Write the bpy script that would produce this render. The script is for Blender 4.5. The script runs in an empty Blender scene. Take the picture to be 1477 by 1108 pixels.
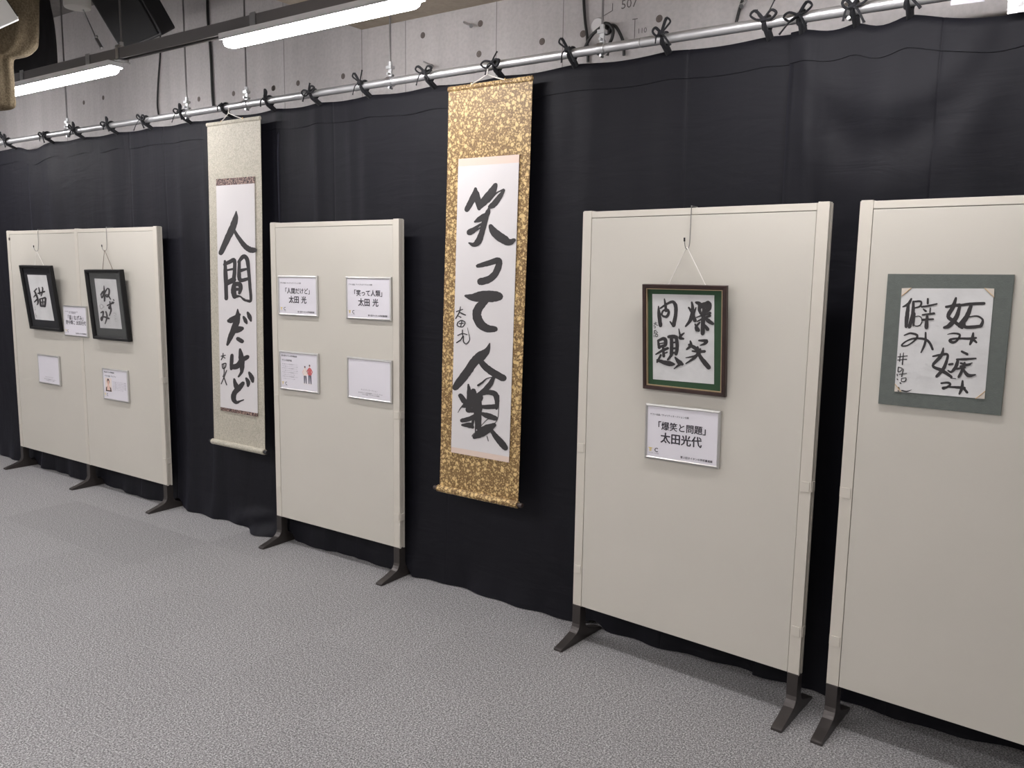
import bpy, bmesh, math, random
from mathutils import Vector, Matrix, noise
random.seed(7)
R = math.radians

# ------------------------------------------------------------------ camera
IW, IH, F = 1477, 1108, 1189.314
CAM = Vector((2.096364, -3.061014, 1.561474))
RT = Vector((0.823777, 0.566708, 0.015285))
UP = Vector((-0.089369, 0.103189, 0.990639))
FW = Vector((-0.559825, 0.817431, -0.135651))
scene = bpy.context.scene
col = scene.collection
cd = bpy.data.cameras.new('camera')
cam = bpy.data.objects.new('camera', cd)
col.objects.link(cam)
cd.sensor_fit = 'HORIZONTAL'
cd.sensor_width = 36.0
cd.lens = F / IW * 36.0
cd.clip_start = 0.05
cam.matrix_world = Matrix(((RT.x, UP.x, -FW.x, CAM.x), (RT.y, UP.y, -FW.y, CAM.y), (RT.z, UP.z, -FW.z, CAM.z), (0, 0, 0, 1)))
scene.camera = cam

# ------------------------------------------------------------------ world and exposure
w = bpy.data.worlds.new('world')
scene.world = w
w.use_nodes = True
w.node_tree.nodes['Background'].inputs[0].default_value = (0.8, 0.85, 1, 1)
w.node_tree.nodes['Background'].inputs[1].default_value = 0.02
vs = scene.view_settings
vs.view_transform = 'Standard'
vs.look = 'None'
vs.gamma = 1
vs.use_curve_mapping = False
vs.exposure = 0.56
LAMP = 44.0          # strength of the diffusers of the LED fixtures
LAMP_COLOUR = (1.0, 0.975, 0.985)

# ------------------------------------------------------------------ pixel helpers
def ray(u, v):
    return RT * ((u - IW / 2) / F) - UP * ((v - IH / 2) / F) + FW
def on_plane(u, v, p0, n):
    d = ray(u, v)
    return CAM + d * ((Vector(p0) - CAM).dot(n) / d.dot(n))
def on_y(u, v, y): return on_plane(u, v, (0, y, 0), Vector((0, 1, 0)))
def on_z(u, v, z): return on_plane(u, v, (0, 0, z), Vector((0, 0, 1)))

# ------------------------------------------------------------------ materials
MATS = {}
def mat(name, c, rough=.5, metal=0., spec=.5, sheen=0., coat=0., emit=None, bump=None, vary=None, trans=0., alpha=1.):
    """c linear colour; bump=(scale,strength,detail); vary=(scale,amount)"""
    m = bpy.data.materials.new(name); m.use_nodes = True
    nt = m.node_tree; b = nt.nodes['Principled BSDF']
    b.inputs['Base Color'].default_value = (*c, 1)
    b.inputs['Roughness'].default_value = rough
    b.inputs['Metallic'].default_value = metal
    b.inputs['Specular IOR Level'].default_value = spec
    if sheen:
        b.inputs['Sheen Weight'].default_value = sheen
        b.inputs['Sheen Roughness'].default_value = .4
    if coat: b.inputs['Coat Weight'].default_value = coat
    if trans: b.inputs['Transmission Weight'].default_value = trans
    if emit:
        b.inputs['Emission Color'].default_value = (*emit[0], 1)
        b.inputs['Emission Strength'].default_value = emit[1]
    if bump or vary:
        tc = nt.nodes.new('ShaderNodeTexCoord')
    if vary:
        n = nt.nodes.new('ShaderNodeTexNoise'); n.inputs['Scale'].default_value = vary[0]; n.inputs['Detail'].default_value = 4
        nt.links.new(tc.outputs['Object'], n.inputs['Vector'])
        r = nt.nodes.new('ShaderNodeMapRange'); r.inputs[1].default_value = .3; r.inputs[2].default_value = .7
        r.inputs[3].default_value = 1 - vary[1]; r.inputs[4].default_value = 1 + vary[1]
        nt.links.new(n.outputs['Fac'], r.inputs[0])
        mx = nt.nodes.new('ShaderNodeMix'); mx.data_type = 'RGBA'; mx.blend_type = 'MULTIPLY'; mx.inputs[0].default_value = 1
        mx.inputs[6].default_value = (*c, 1)
        nt.links.new(r.outputs[0], mx.inputs[7]); nt.links.new(mx.outputs[2], b.inputs['Base Color'])
    if bump:
        n = nt.nodes.new('ShaderNodeTexNoise'); n.inputs['Scale'].default_value = bump[0]; n.inputs['Detail'].default_value = bump[2]
        nt.links.new(tc.outputs['Object'], n.inputs['Vector'])
        bp = nt.nodes.new('ShaderNodeBump'); bp.inputs['Strength'].default_value = bump[1]; bp.inputs['Distance'].default_value = .01
        nt.links.new(n.outputs['Fac'], bp.inputs['Height']); nt.links.new(bp.outputs[0], b.inputs['Normal'])
    MATS[name] = m
    return m

def nodes_of(m):
    nt = m.node_tree
    return nt, nt.nodes['Principled BSDF'], nt.nodes.new('ShaderNodeTexCoord')
def ramp(nt, src, stops):
    r = nt.nodes.new('ShaderNodeValToRGB')
    el = r.color_ramp.elements
    while len(el) < len(stops): el.new(.5)
    for e, (p, c) in zip(el, stops): e.position = p; e.color = (*c, 1)
    nt.links.new(src, r.inputs[0])
    return r.outputs[0]
def tex(nt, kind, vec, scale, **kw):
    n = nt.nodes.new('ShaderNodeTex' + kind)
    n.inputs['Scale'].default_value = scale
    for k, v in kw.items():
        if k in n.inputs: n.inputs[k].default_value = v
        else: setattr(n, k, v)
    nt.links.new(vec, n.inputs['Vector'])
    return n
def mixc(nt, mode, a, b, fac=1.):
    n = nt.nodes.new('ShaderNodeMix'); n.data_type = 'RGBA'; n.blend_type = mode
    for sock, val in ((n.inputs[0], fac), (n.inputs[6], a), (n.inputs[7], b)):
        if hasattr(val, 'links'): nt.links.new(val, sock)
        elif isinstance(val, (int, float)): sock.default_value = val
        else: sock.default_value = (*val, 1)
    return n.outputs[2]
def bump_in(nt, b, height, strength, dist=.01):
    bp = nt.nodes.new('ShaderNodeBump'); bp.inputs['Strength'].default_value = strength; bp.inputs['Distance'].default_value = dist
    nt.links.new(height, bp.inputs['Height']); nt.links.new(bp.outputs[0], b.inputs['Normal'])

def make_carpet():
    m = mat('carpet', (.27, .262, .262), .95, spec=.15, sheen=.25)
    nt, b, tc = nodes_of(m)
    mp = nt.nodes.new('ShaderNodeMapping'); mp.inputs['Scale'].default_value = (1, .8, 1)
    nt.links.new(tc.outputs['Object'], mp.inputs['Vector'])
    n1 = tex(nt, 'Noise', mp.outputs[0], 190, Detail=3, Roughness=.75)
    n2 = tex(nt, 'Noise', tc.outputs['Object'], 70, Detail=2)
    c1 = ramp(nt, n1.outputs['Fac'], [(.34, (.06, .058, .058)), (.5, (.24, .233, .234)), (.66, (.60, .59, .59))])
    c2 = ramp(nt, n2.outputs['Fac'], [(.3, (.88, .88, .88)), (.7, (1.1, 1.1, 1.1))])
    oi = nt.nodes.new('ShaderNodeObjectInfo')
    c = mixc(nt, 'MULTIPLY', c1, c2)
    c = mixc(nt, 'MULTIPLY', c, oi.outputs['Color'])
    nt.links.new(c, b.inputs['Base Color'])
    bump_in(nt, b, n1.outputs['Fac'], .12, .002)
    return m
def make_concrete(name, c0, c1):
    m = mat(name, c0, .85, spec=.3)
    nt, b, tc = nodes_of(m)
    n1 = tex(nt, 'Noise', tc.outputs['Object'], 1.6, Detail=6, Roughness=.6)
    mp = nt.nodes.new('ShaderNodeMapping'); mp.inputs['Scale'].default_value = (14, 14, 1.2)
    nt.links.new(tc.outputs['Object'], mp.inputs['Vector'])
    n2 = tex(nt, 'Noise', mp.outputs[0], 1, Detail=4)
    c = mixc(nt, 'MIX', ramp(nt, n1.outputs['Fac'], [(.3, c0), (.7, c1)]), ramp(nt, n2.outputs['Fac'], [(.3, c0), (.7, c1)]), .45)
    n3 = tex(nt, 'Noise', tc.outputs['Object'], 60, Detail=4)
    c = mixc(nt, 'MULTIPLY', c, ramp(nt, n3.outputs['Fac'], [(.3, (.9, .9, .9)), (.6, (1, 1, 1))]))
    nt.links.new(c, b.inputs['Base Color'])
    bump_in(nt, b, n3.outputs['Fac'], .15, .004)
    return m
def make_curtain():
    m = mat('curtain_cloth', (.0019, .0018, .0050), .66, spec=.28, sheen=.065)
    nt, b, tc = nodes_of(m)
    b.inputs['Sheen Tint'].default_value = (.72, .72, 1, 1)
    mp = nt.nodes.new('ShaderNodeMapping'); mp.inputs['Scale'].default_value = (5, 5, 1.1)
    nt.links.new(tc.outputs['Object'], mp.inputs['Vector'])
    n1 = tex(nt, 'Noise', mp.outputs[0], 1.1, Detail=3, Distortion=.6)
    mp2 = nt.nodes.new('ShaderNodeMapping'); mp2.inputs['Scale'].default_value = (1.3, 1, 5.5); mp2.inputs['Rotation'].default_value = (0, .25, 0)
    nt.links.new(tc.outputs['Object'], mp2.inputs['Vector'])
    n2 = tex(nt, 'Noise', mp2.outputs[0], 2.2, Detail=4, Distortion=1.)
    h = mixc(nt, 'MIX', n1.outputs['Fac'], n2.outputs['Fac'], .3)
    bump_in(nt, b, h, .35, .03)
    return m
def make_brocade():
    m = mat('gold_brocade', (.5, .34, .15), .5, spec=.5, sheen=.2)
    nt, b, tc = nodes_of(m)
    n0 = tex(nt, 'Noise', tc.outputs['Object'], 60, Detail=2)
    vec = mixc(nt, 'LINEAR_LIGHT', tc.outputs['Object'], n0.outputs['Color'], .006)
    v1 = tex(nt, 'Voronoi', vec, 40, Randomness=.8)
    v2 = tex(nt, 'Voronoi', vec, 95, Randomness=1.)
    n1 = tex(nt, 'Noise', tc.outputs['Object'], 110, Detail=2, Distortion=2.5)
    fl = ramp(nt, v1.outputs['Distance'], [(.29, (1, 1, 1)), (.37, (0, 0, 0))])
    bud = ramp(nt, v2.outputs['Distance'], [(.34, (.75, .75, .75)), (.44, (0, 0, 0))])
    k = mixc(nt, 'LIGHTEN', fl, bud)
    vine = ramp(nt, n1.outputs['Fac'], [(.36, (.46, .30, .115)), (.43, (.135, .07, .02)), (.57, (.135, .07, .02)), (.64, (.46, .30, .115))])
    c = mixc(nt, 'MIX', vine, (.68, .485, .215), k)
    nt.links.new(c, b.inputs['Base Color'])
    bump_in(nt, b, k, .25, .002)
    return m
def make_damask():
    m = mat('cream_damask', (.47, .44, .36), .55, spec=.4, sheen=.15)
    nt, b, tc = nodes_of(m)
    n0 = tex(nt, 'Noise', tc.outputs['Object'], 55, Detail=2, Distortion=2.5)
    mp = nt.nodes.new('ShaderNodeMapping'); mp.inputs['Scale'].default_value = (1, 1, 5)
    nt.links.new(tc.outputs['Object'], mp.inputs['Vector'])
    n1 = tex(nt, 'Noise', mp.outputs[0], 160, Detail=2)
    k = ramp(nt, n0.outputs['Fac'], [(.47, (0, 0, 0)), (.53, (1, 1, 1))])
    c = mixc(nt, 'MIX', (.42, .39, .315), (.52, .485, .40), k)
    c = mixc(nt, 'MULTIPLY', c, ramp(nt, n1.outputs['Fac'], [(.3, (.85, .85, .85)), (.7, (1.05, 1.05, 1.05))]))
    nt.links.new(c, b.inputs['Base Color'])
    return m
def make_trim_brocade():
    m = mat('dark_red_brocade', (.06, .03, .03), .55)
    nt, b, tc = nodes_of(m)
    n0 = tex(nt, 'Noise', tc.outputs['Object'], 75, Detail=2, Distortion=2.5)
    c = ramp(nt, n0.outputs['Fac'], [(.42, (.02, .014, .016)), (.5, (.10, .035, .04)), (.58, (.42, .30, .24))])
    nt.links.new(c, b.inputs['Base Color'])
    return m
def make_burlap():
    m = mat('tan_burlap', (.3, .22, .13), .95, spec=.1)
    nt, b, tc = nodes_of(m)
    n = tex(nt, 'Noise', tc.outputs['Object'], 120, Detail=3)
    n2 = tex(nt, 'Noise', tc.outputs['Object'], 9, Detail=3)
    c = mixc(nt, 'MULTIPLY', ramp(nt, n.outputs['Fac'], [(.3, (.105, .08, .05)), (.7, (.20, .16, .105))]),
             ramp(nt, n2.outputs['Fac'], [(.3, (.75, .75, .75)), (.7, (1.1, 1.1, 1.1))]))
    nt.links.new(c, b.inputs['Base Color'])
    bump_in(nt, b, n.outputs['Fac'], .5, .004)
    return m
CARPET = make_carpet()
CONC = make_concrete('concrete', (.415, .39, .385), (.53, .505, .498))
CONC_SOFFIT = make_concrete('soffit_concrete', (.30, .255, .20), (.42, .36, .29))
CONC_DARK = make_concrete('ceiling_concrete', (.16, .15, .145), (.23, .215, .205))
CURT = make_curtain()
BROC = make_brocade(); DAM = make_damask(); TRIM = make_trim_brocade(); BURLAP = make_burlap()
mat('wall_dark', (.28, .27, .27), .85, bump=(40, .08, 3))
mat('wall_paint', (.70, .69, .68), .8, bump=(40, .08, 3))
mat('panel_board', (.59, .56, .497), .42, spec=.4, vary=(3, .015), bump=(500, .03, 2))
mat('panel_frame', (.62, .58, .51), .38, spec=.45)
mat('panel_groove', (.22, .20, .17), .5)
mat('foot_metal', (.065, .057, .054), .36, metal=.5, spec=.5)
mat('steel', (.66, .66, .67), .42, metal=.85, bump=(90, .05, 3))
mat('zinc', (.66, .67, .68), .32, metal=1.)
mat('rail_grey', (.20, .19, .19), .45, metal=.6)
mat('lamp_white', (.75, .75, .75), .4)
mat('lamp_glow', (.9, .9, .9), .5, emit=(LAMP_COLOUR, LAMP))
mat('black_plastic', (.012, .012, .014), .5)
mat('black_grille', (.01, .01, .011), .7, bump=(700, .4, 1))
mat('cable_black', (.012, .012, .012), .5)
mat('tie_black', (.010, .010, .013), .85, sheen=.1)
mat('paper', (.78, .76, .75), .85, spec=.2, bump=(300, .05, 3))
mat('paper_scroll', (.66, .635, .635), .85, spec=.2, bump=(300, .05, 3))
mat('paper_rice', (.66, .655, .65), .9, spec=.15, vary=(9, .07), bump=(18, .3, 3))
mat('paper_pink', (.70, .56, .48), .8)
mat('ink', (.034, .031, .032), .55, spec=.4)
mat('ink_dry', (.12, .11, .11), .8)
mat('ink_faint', (.34, .33, .32), .8)
mat('print_sheet', (.74, .715, .76), .45, spec=.45)
mat('print_black', (.035, .03, .04), .6)
mat('print_grey', (.22, .20, .23), .7)
mat('print_yellow', (.75, .58, .16), .6)
mat('print_skin', (.72, .44, .34), .6)
mat('print_peach', (.80, .56, .47), .6)
mat('print_red', (.58, .13, .13), .6)
mat('print_navy', (.045, .045, .075), .6)
mat('print_hair', (.05, .03, .03), .6)
mat('print_pale', (.80, .70, .64), .6)
mat('aluminium', (.60, .59, .57), .35, metal=.75)
mat('clear_cover', (1, 1, 1), .03, spec=.5)
mat('frame_black', (.009, .0085, .009), .5, spec=.3)
mat('frame_brown', (.030, .013, .010), .32, spec=.5, vary=(14, .35))
mat('frame_gold', (.42, .31, .19), .4, metal=.3)
mat('mat_black', (.012, .012, .015), .85)
mat('mat_grey', (.065, .068, .066), .8)
mat('mat_green', (.028, .072, .034), .85, bump=(300, .1, 2))
mat('mat_slate', (.125, .140, .128), .9, bump=(260, .15, 3), vary=(60, .06))
mat('cord_white', (.78, .75, .70), .7)
mat('cord_brown', (.17, .12, .08), .7)
mat('wire', (.30, .29, .28), .3, metal=1.)
mat('roller_wood', (.05, .035, .03), .35)
mat('pencil', (.10, .09, .09), .8)
mat('hole_dark', (.12, .10, .09), .9)
mat('seam_dark', (.20, .185, .18), .9)
mat('silver_tape', (.72, .72, .74), .25, metal=.7, bump=(25, .6, 2))
mat('pale_tape', (.52, .51, .58), .45)
mat('cover_white', (.62, .60, .60), .5)
mat('tab_cream', (.64, .58, .51), .8)
mat('pin_gold', (.62, .42, .2), .4, metal=.3)
mat('shell_white', (.70, .69, .66), .45)
mat('black_cloth', (.010, .009, .010), .9)

def M(n): return MATS[n] if isinstance(n, str) else n

# clear cover that really shows what lies behind it
def make_cover_glass():
    m = MATS['clear_cover']; nt = m.node_tree
    for n in list(nt.nodes): nt.nodes.remove(n)
    out = nt.nodes.new('ShaderNodeOutputMaterial'); g = nt.nodes.new('ShaderNodeBsdfGlossy'); t = nt.nodes.new('ShaderNodeBsdfTransparent')
    g.inputs['Roughness'].default_value = .04
    lw = nt.nodes.new('ShaderNodeLayerWeight'); lw.inputs[0].default_value = .5
    pw = nt.nodes.new('ShaderNodeMath'); pw.operation = 'POWER'; pw.inputs[1].default_value = 4.
    nt.links.new(lw.outputs['Facing'], pw.inputs[0])
    fr = nt.nodes.new('ShaderNodeMath'); fr.operation = 'MULTIPLY_ADD'; fr.inputs[1].default_value = .6; fr.inputs[2].default_value = .03
    nt.links.new(pw.outputs[0], fr.inputs[0])
    mx = nt.nodes.new('ShaderNodeMixShader')
    nt.links.new(fr.outputs[0], mx.inputs[0]); nt.links.new(t.outputs[0], mx.inputs[1]); nt.links.new(g.outputs[0], mx.inputs[2])
    nt.links.new(mx.outputs[0], out.inputs[0])
make_cover_glass()

# ------------------------------------------------------------------ mesh helpers
class MB:
    def __init__(s): s.v = []; s.f = []; s.s = []
    def add(s, vs, fs, smooth=False):
        o = len(s.v); s.v += [tuple(x) for x in vs]
        for f in fs: s.f.append([i + o for i in f]); s.s.append(smooth)
        return s
    def box(s, x0, x1, y0, y1, z0, z1):
        return s.add([(x0, y0, z0), (x1, y0, z0), (x1, y1, z0), (x0, y1, z0), (x0, y0, z1), (x1, y0, z1), (x1, y1, z1), (x0, y1, z1)],
                     [(0, 3, 2, 1), (4, 5, 6, 7), (0, 1, 5, 4), (1, 2, 6, 5), (2, 3, 7, 6), (3, 0, 4, 7)])
    def prism(s, prof, axis, a, b, smooth=False):
        """prof: list of 2D points; axis 'x': (y,z), 'y': (x,z), 'z': (x,y)"""
        n = len(prof)
        def mk(p, t): return {'x': (t, p[0], p[1]), 'y': (p[0], t, p[1]), 'z': (p[0], p[1], t)}[axis]
        vs = [mk(p, a) for p in prof] + [mk(p, b) for p in prof]
        s.add(vs, [tuple(range(n))[::-1], tuple(range(n, 2 * n))])
        s.add(vs, [(i, (i + 1) % n, n + (i + 1) % n, n + i) for i in range(n)], smooth)
        return s
    def tube(s, pts, r, seg=8, caps=True, closed=False, flat=1.):
        pts = [Vector(p) for p in pts]; n = len(pts); rings = []
        rr = r if isinstance(r, (list, tuple)) else [r] * n
        prev = None
        for i, p in enumerate(pts):
            t = (pts[(i + 1) % n] - pts[i - 1]) if closed else (pts[min(i + 1, n - 1)] - pts[max(i - 1, 0)])
            if t.length < 1e-9: t = Vector((0, 0, 1))
            t.normalize()
            a = (prev - t * prev.dot(t)) if prev is not None else t.orthogonal()
            if a.length < 1e-6: a = t.orthogonal()
            a.normalize(); prev = a; b = t.cross(a)
            rings.append([p + a * (rr[i] * math.cos(q)) + b * (rr[i] * flat * math.sin(q)) for q in [2 * math.pi * k / seg for k in range(seg)]])
        vs = [v for rg in rings for v in rg]; fs = []
        for i in range(n if closed else n - 1):
            j = (i + 1) % n
            for k in range(seg): fs.append((i * seg + k, i * seg + (k + 1) % seg, j * seg + (k + 1) % seg, j * seg + k))
        s.add(vs, fs, True)
        if caps and not closed: s.add(rings[0], [tuple(range(seg))[::-1]]); s.add(rings[-1], [tuple(range(seg))])
        return s
    def grid(s, P, smooth=True):
        nr, nc = len(P), len(P[0])
        s.add([q for r in P for q in r], [(i * nc + j, i * nc + j + 1, (i + 1) * nc + j + 1, (i + 1) * nc + j) for i in range(nr - 1) for j in range(nc - 1)], smooth)
        return s
    def build(s, name, m, parent=None, bevel=0., fixn=True):
        me = bpy.data.meshes.new(name); me.from_pydata(s.v, [], s.f)
        me.polygons.foreach_set('use_smooth', s.s)
        if bevel or fixn:
            bm = bmesh.new(); bm.from_mesh(me)
            if bevel:
                bmesh.ops.remove_doubles(bm, verts=bm.verts, dist=1e-6)
                ed = [e for e in bm.edges if len(e.link_faces) == 2 and e.calc_face_angle(0) > .6]
                bmesh.ops.bevel(bm, geom=ed, offset=bevel, segments=2, affect='EDGES', profile=.5, clamp_overlap=True)
            if fixn: bmesh.ops.recalc_face_normals(bm, faces=bm.faces)
            bm.to_mesh(me); bm.free()
        me.materials.append(M(m))
        o = bpy.data.objects.new(name, me); col.objects.link(o)
        if parent: o.parent = parent
        return o
def tag(o, label=None, cat=None, group=None, kind=None):
    for k, v in (('label', label), ('category', cat), ('group', group), ('kind', kind)):
        if v: o[k] = v
    return o
def thing(name, label, cat, loc=(0, 0, 0), rz=0., rx=0., group=None, ry=0.):
    o = bpy.data.objects.new(name, None); col.objects.link(o)
    o.empty_display_size = .05
    m = Matrix.Translation(loc) @ Matrix.Rotation(rz, 4, 'Z') @ Matrix.Rotation(rx, 4, 'X') @ Matrix.Rotation(ry, 4, 'Y')
    o.matrix_world = m
    ROOTM[o.name] = m
    return tag(o, label, cat, group)
ROOTM = {}

def spline(pts, sub=5):
    """Catmull-Rom through points of any dimension"""
    if len(pts) < 3:
        a, b = pts[0], pts[-1]
        return [tuple(p + (q - p) * k / sub for p, q in zip(a, b)) for k in range(sub + 1)]
    out = []
    P = [pts[0]] + list(pts) + [pts[-1]]
    for i in range(1, len(P) - 2):
        p0, p1, p2, p3 = P[i - 1], P[i], P[i + 1], P[i + 2]
        for k in range(sub):
            t = k / sub
            out.append(tuple(.5 * (2 * b + (c - a) * t + (2 * a - 5 * b + 4 * c - d) * t * t + (3 * b - a - 3 * c + d) * t ** 3) for a, b, c, d in zip(p0, p1, p2, p3)))
    out.append(tuple(pts[-1]))
    return out
def ribbons(strokes, rough=.06, thick=1.22):
    """brush strokes [(x,y,w)..] -> polygons in the same 2D space"""
    polys = []
    for si, st in enumerate(strokes):
        c = spline(st)
        L = []; Rr = []
        for i, (x, y, wd) in enumerate(c):
            wd = max(wd * thick, 2)
            a = c[max(i - 1, 0)]; b = c[min(i + 1, len(c) - 1)]
            dx, dy = b[0] - a[0], b[1] - a[1]; l = math.hypot(dx, dy) or 1
            nx, ny = -dy / l, dx / l
            h1 = wd / 2 * (1 + random.uniform(-rough, rough)); h2 = wd / 2 * (1 + random.uniform(-rough, rough))
            L.append((x + nx * h1, y + ny * h1)); Rr.append((x - nx * h2, y - ny * h2))
        for i in range(len(c) - 1): polys.append((si * 3, [L[i], L[i + 1], Rr[i + 1], Rr[i]]))
        for e in (0, -1):
            x, y, wd = c[e]; r = max(wd * thick * .97, 2) / 2
            polys.append((si * 3 + 2 + e, [(x + r * math.cos(q) * random.uniform(.9, 1.02), y + r * math.sin(q) * random.uniform(.9, 1.02)) for q in [2 * math.pi * k / 10 for k in range(10)]]))
    return polys
def brush(parent, root, strokes, crop, yloc, m='ink', name='calligraphy_character', thick=1.22):
    """crop = (x0, y0, scale): strokes are in a zoomed view; mapped onto the plane y=yloc of the root"""
    W = ROOTM[root.name]; inv = W.inverted()
    p0 = W @ Vector((0, yloc, 0)); n = (W.to_3x3() @ Vector((0, 1, 0))).normalized()
    mb = MB()
    for lay, pl in ribbons(strokes, thick=thick):
        q = [inv @ on_plane(crop[0] + x / crop[2], crop[1] + y / crop[2], p0, n) for x, y in pl]
        mb.add([(p.x, p.y - lay * .00003, p.z) for p in q], [tuple(range(len(q)))])     # each stroke a hair above the last
    # keep the faces looking forward
    o = mb.build(name, m, parent, fixn=False)
    me = o.data
    bm = bmesh.new(); bm.from_mesh(me)
    for f in bm.faces:
        if f.normal.y > 0: f.normal_flip()
    bm.to_mesh(me); bm.free()
    return o
def loc_px(root, u, v, yloc):
    W = ROOTM[root.name]
    p0 = W @ Vector((0, yloc, 0)); n = (W.to_3x3() @ Vector((0, 1, 0))).normalized()
    return W.inverted() @ on_plane(u, v, p0, n)
def poly_print(parent, pts, y, m, name):
    """flat printed shape: pts (x,z) at depth y"""
    mb = MB(); mb.add([(x, y, z) for x, z in pts], [tuple(range(len(pts)))])
    return mb.build(name, m, parent, fixn=False)
def sheet(parent, quad, y0, y1, m, name):
    """thin sheet from four (x,z) corners between depth y0 (front) and y1"""
    mb = MB(); mb.prism([(a, b) for a, b in quad], 'y', y0, y1)
    return mb.build(name, m, parent)
def text(parent, body, size, x, z, y, m='print_black', align='LEFT', bold=0., name='printed_text', fit=None, rot=None):
    cu = bpy.data.curves.new('t', 'FONT'); cu.body = body; cu.size = size; cu.resolution_u = 2
    cu.align_x = align; cu.fill_mode = 'FRONT'
    t = bpy.data.objects.new('t', cu); col.objects.link(t)
    bpy.context.view_layer.update()
    me = bpy.data.meshes.new_from_object(t)
    bpy.data.objects.remove(t); bpy.data.curves.remove(cu)
    xs = [v.co.x for v in me.vertices] or [0]
    k = 1.
    if fit: k = fit / max(max(xs) - min(xs), 1e-6)
    for v in me.vertices: v.co = (x + v.co.x * k, y, z + v.co.y * (k if rot is None else 1))
    if bold:                                     # heavier weight: the same outline laid a few times side by side
        bm = bmesh.new(); bm.from_mesh(me); bm.verts.ensure_lookup_table()
        base = bm.verts[:] + bm.faces[:]
        for q_, (dx, dz) in enumerate(((bold * .7, 0), (-bold * .7, 0), (0, bold * .5), (0, -bold * .5))):
            g = bmesh.ops.duplicate(bm, geom=base)['geom']
            bmesh.ops.translate(bm, verts=[e for e in g if isinstance(e, bmesh.types.BMVert)], vec=(dx, -.00004 * (q_ + 1), dz))
        bm.to_mesh(me); bm.free()
    me.name = name; me.materials.clear(); me.materials.append(M(m))
    o = bpy.data.objects.new(name, me); col.objects.link(o); o.parent = parent
    return o

# ------------------------------------------------------------------ the setting
X0, X1, YB, YF, ZC = -8.0, 4.2, .25, -6.2, 3.35
SOF = 2.815          # soffit of the lower slab on the right
SOFX = -1.17
def struct(o): o['kind'] = 'structure'; return o
fl = struct(MB().box(X0, X1, YF, YB, -.12, -.007).build('floor', 'seam_dark'))
fl['label'] = 'grey carpet tile floor in front of the black curtain'
T = .47
tile_me = None
gx, gy = -1.888, -.29
tiles = 0
for i in range(-8, 12):
    for j in range(-11, 2):
        x0, y0 = gx + i * T, gy + j * T
        y1 = min(y0 + T, YB)
        if x0 < -5.9 or x0 + T > X1 or y0 >= YB - .05: continue
        if y1 < y0 + T:
            me_o = MB().box(-T / 2 + .0001, T / 2 - .0001, -T / 2 + .0001, -T / 2 + (y1 - y0), -.0065, 0).build('carpet_tile', CARPET, fl)
        elif tile_me is None:
            me_o = MB().box(-T / 2 + .0001, T / 2 - .0001, -T / 2 + .0001, T / 2 - .0001, -.0065, 0).build('carpet_tile', CARPET, fl)
            tile_me = me_o.data
        else:
            me_o = bpy.data.objects.new('carpet_tile', tile_me); col.objects.link(me_o); me_o.parent = fl
        me_o.location = (x0 + T / 2, y0 + T / 2, 0)
        me_o.rotation_euler = (0, 0, 0) if (i + j) % 2 or y1 < y0 + T else (0, 0, R(90))
        g = (.985 if (i + j) % 2 else 1.01) * random.uniform(.985, 1.015)  # sheen of the quarter-turned pile put into tile colour, plus random tone
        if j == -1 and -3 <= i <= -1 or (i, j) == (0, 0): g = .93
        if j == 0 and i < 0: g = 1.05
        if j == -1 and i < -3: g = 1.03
        me_o.color = (g, g, g, 1)
        tiles += 1
rest = struct(MB().box(X0, -5.9, YF, YB, -.0068, 0).build('floor_far_end', CARPET))

wb = struct(MB().box(X0, X1, YB, YB + .2, 0, ZC).build('wall_back', CONC))
wb['label'] = 'bare concrete wall behind the black curtain'
struct(MB().box(X0 - .2, X0, YF - .2, YB + .2, -.12, ZC).build('wall_left', 'wall_dark'))
struct(MB().box(X1, X1 + .2, YF - .2, YB + .2, -.12, ZC).build('wall_right', 'wall_paint'))
struct(MB().box(X0, X1, YF - .2, YF, -.12, ZC).build('wall_front', 'wall_paint'))
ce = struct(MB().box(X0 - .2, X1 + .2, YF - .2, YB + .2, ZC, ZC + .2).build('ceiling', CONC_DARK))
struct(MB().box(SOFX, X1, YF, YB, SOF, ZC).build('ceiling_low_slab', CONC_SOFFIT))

# joints, tie holes and bolts of the concrete wall
for u, vt in ((522, 80), (585, 80), (812, 50), (716, 50), (93, 120), (410, 100)):
    p = on_y(u, vt, YB)
    top = SOF if p.x > SOFX else ZC
    MB().box(p.x - .0018, p.x + .0018, YB - .0006, YB + .003, 1.9, top).build('formwork_joint', 'seam_dark', wb)
for u, v in ((610, 51), (693, 34), (691, 78), (495, 110), (430, 120), (395, 127), (782, 60), (841, 49), (951, 27), (337, 135), (394, 127.5), (287, 143), (121, 148), (149, 141), (282, 46)):
    p = on_y(u, v, YB)
    mb = MB(); n = 14; r0, r1 = .0155, .010
    o1 = [(p.x + r0 * math.cos(2 * math.pi * k / n), YB - .0008, p.z + r0 * math.sin(2 * math.pi * k / n)) for k in range(n)]
    o2 = [(p.x + r1 * math.cos(2 * math.pi * k / n), YB - .0008, p.z + r1 * math.sin(2 * math.pi * k / n)) for k in range(n)]
    mb.add(o1 + o2, [(k, (k + 1) % n, n + (k + 1) % n, n + k) for k in range(n)])
    mb.add([(x, YB - .0004, z) for x, y, z in o2], [tuple(range(n))])
    mb.build('tie_hole', 'hole_dark', wb)
for (u, v), (u2, v2) in (((669, 32), (679, 37)), ((611, 89), (622, 95)), ((1076, 1), (1070, 8))):
    a = on_y(u, v, YB - .002); b = on_y(u2, v2, YB - .04)
    MB().tube([a, b], .005, 8).tube([b, b + (b - a).normalized() * .006], .010, 6).build('anchor_bolt', 'zinc', wb)
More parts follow.
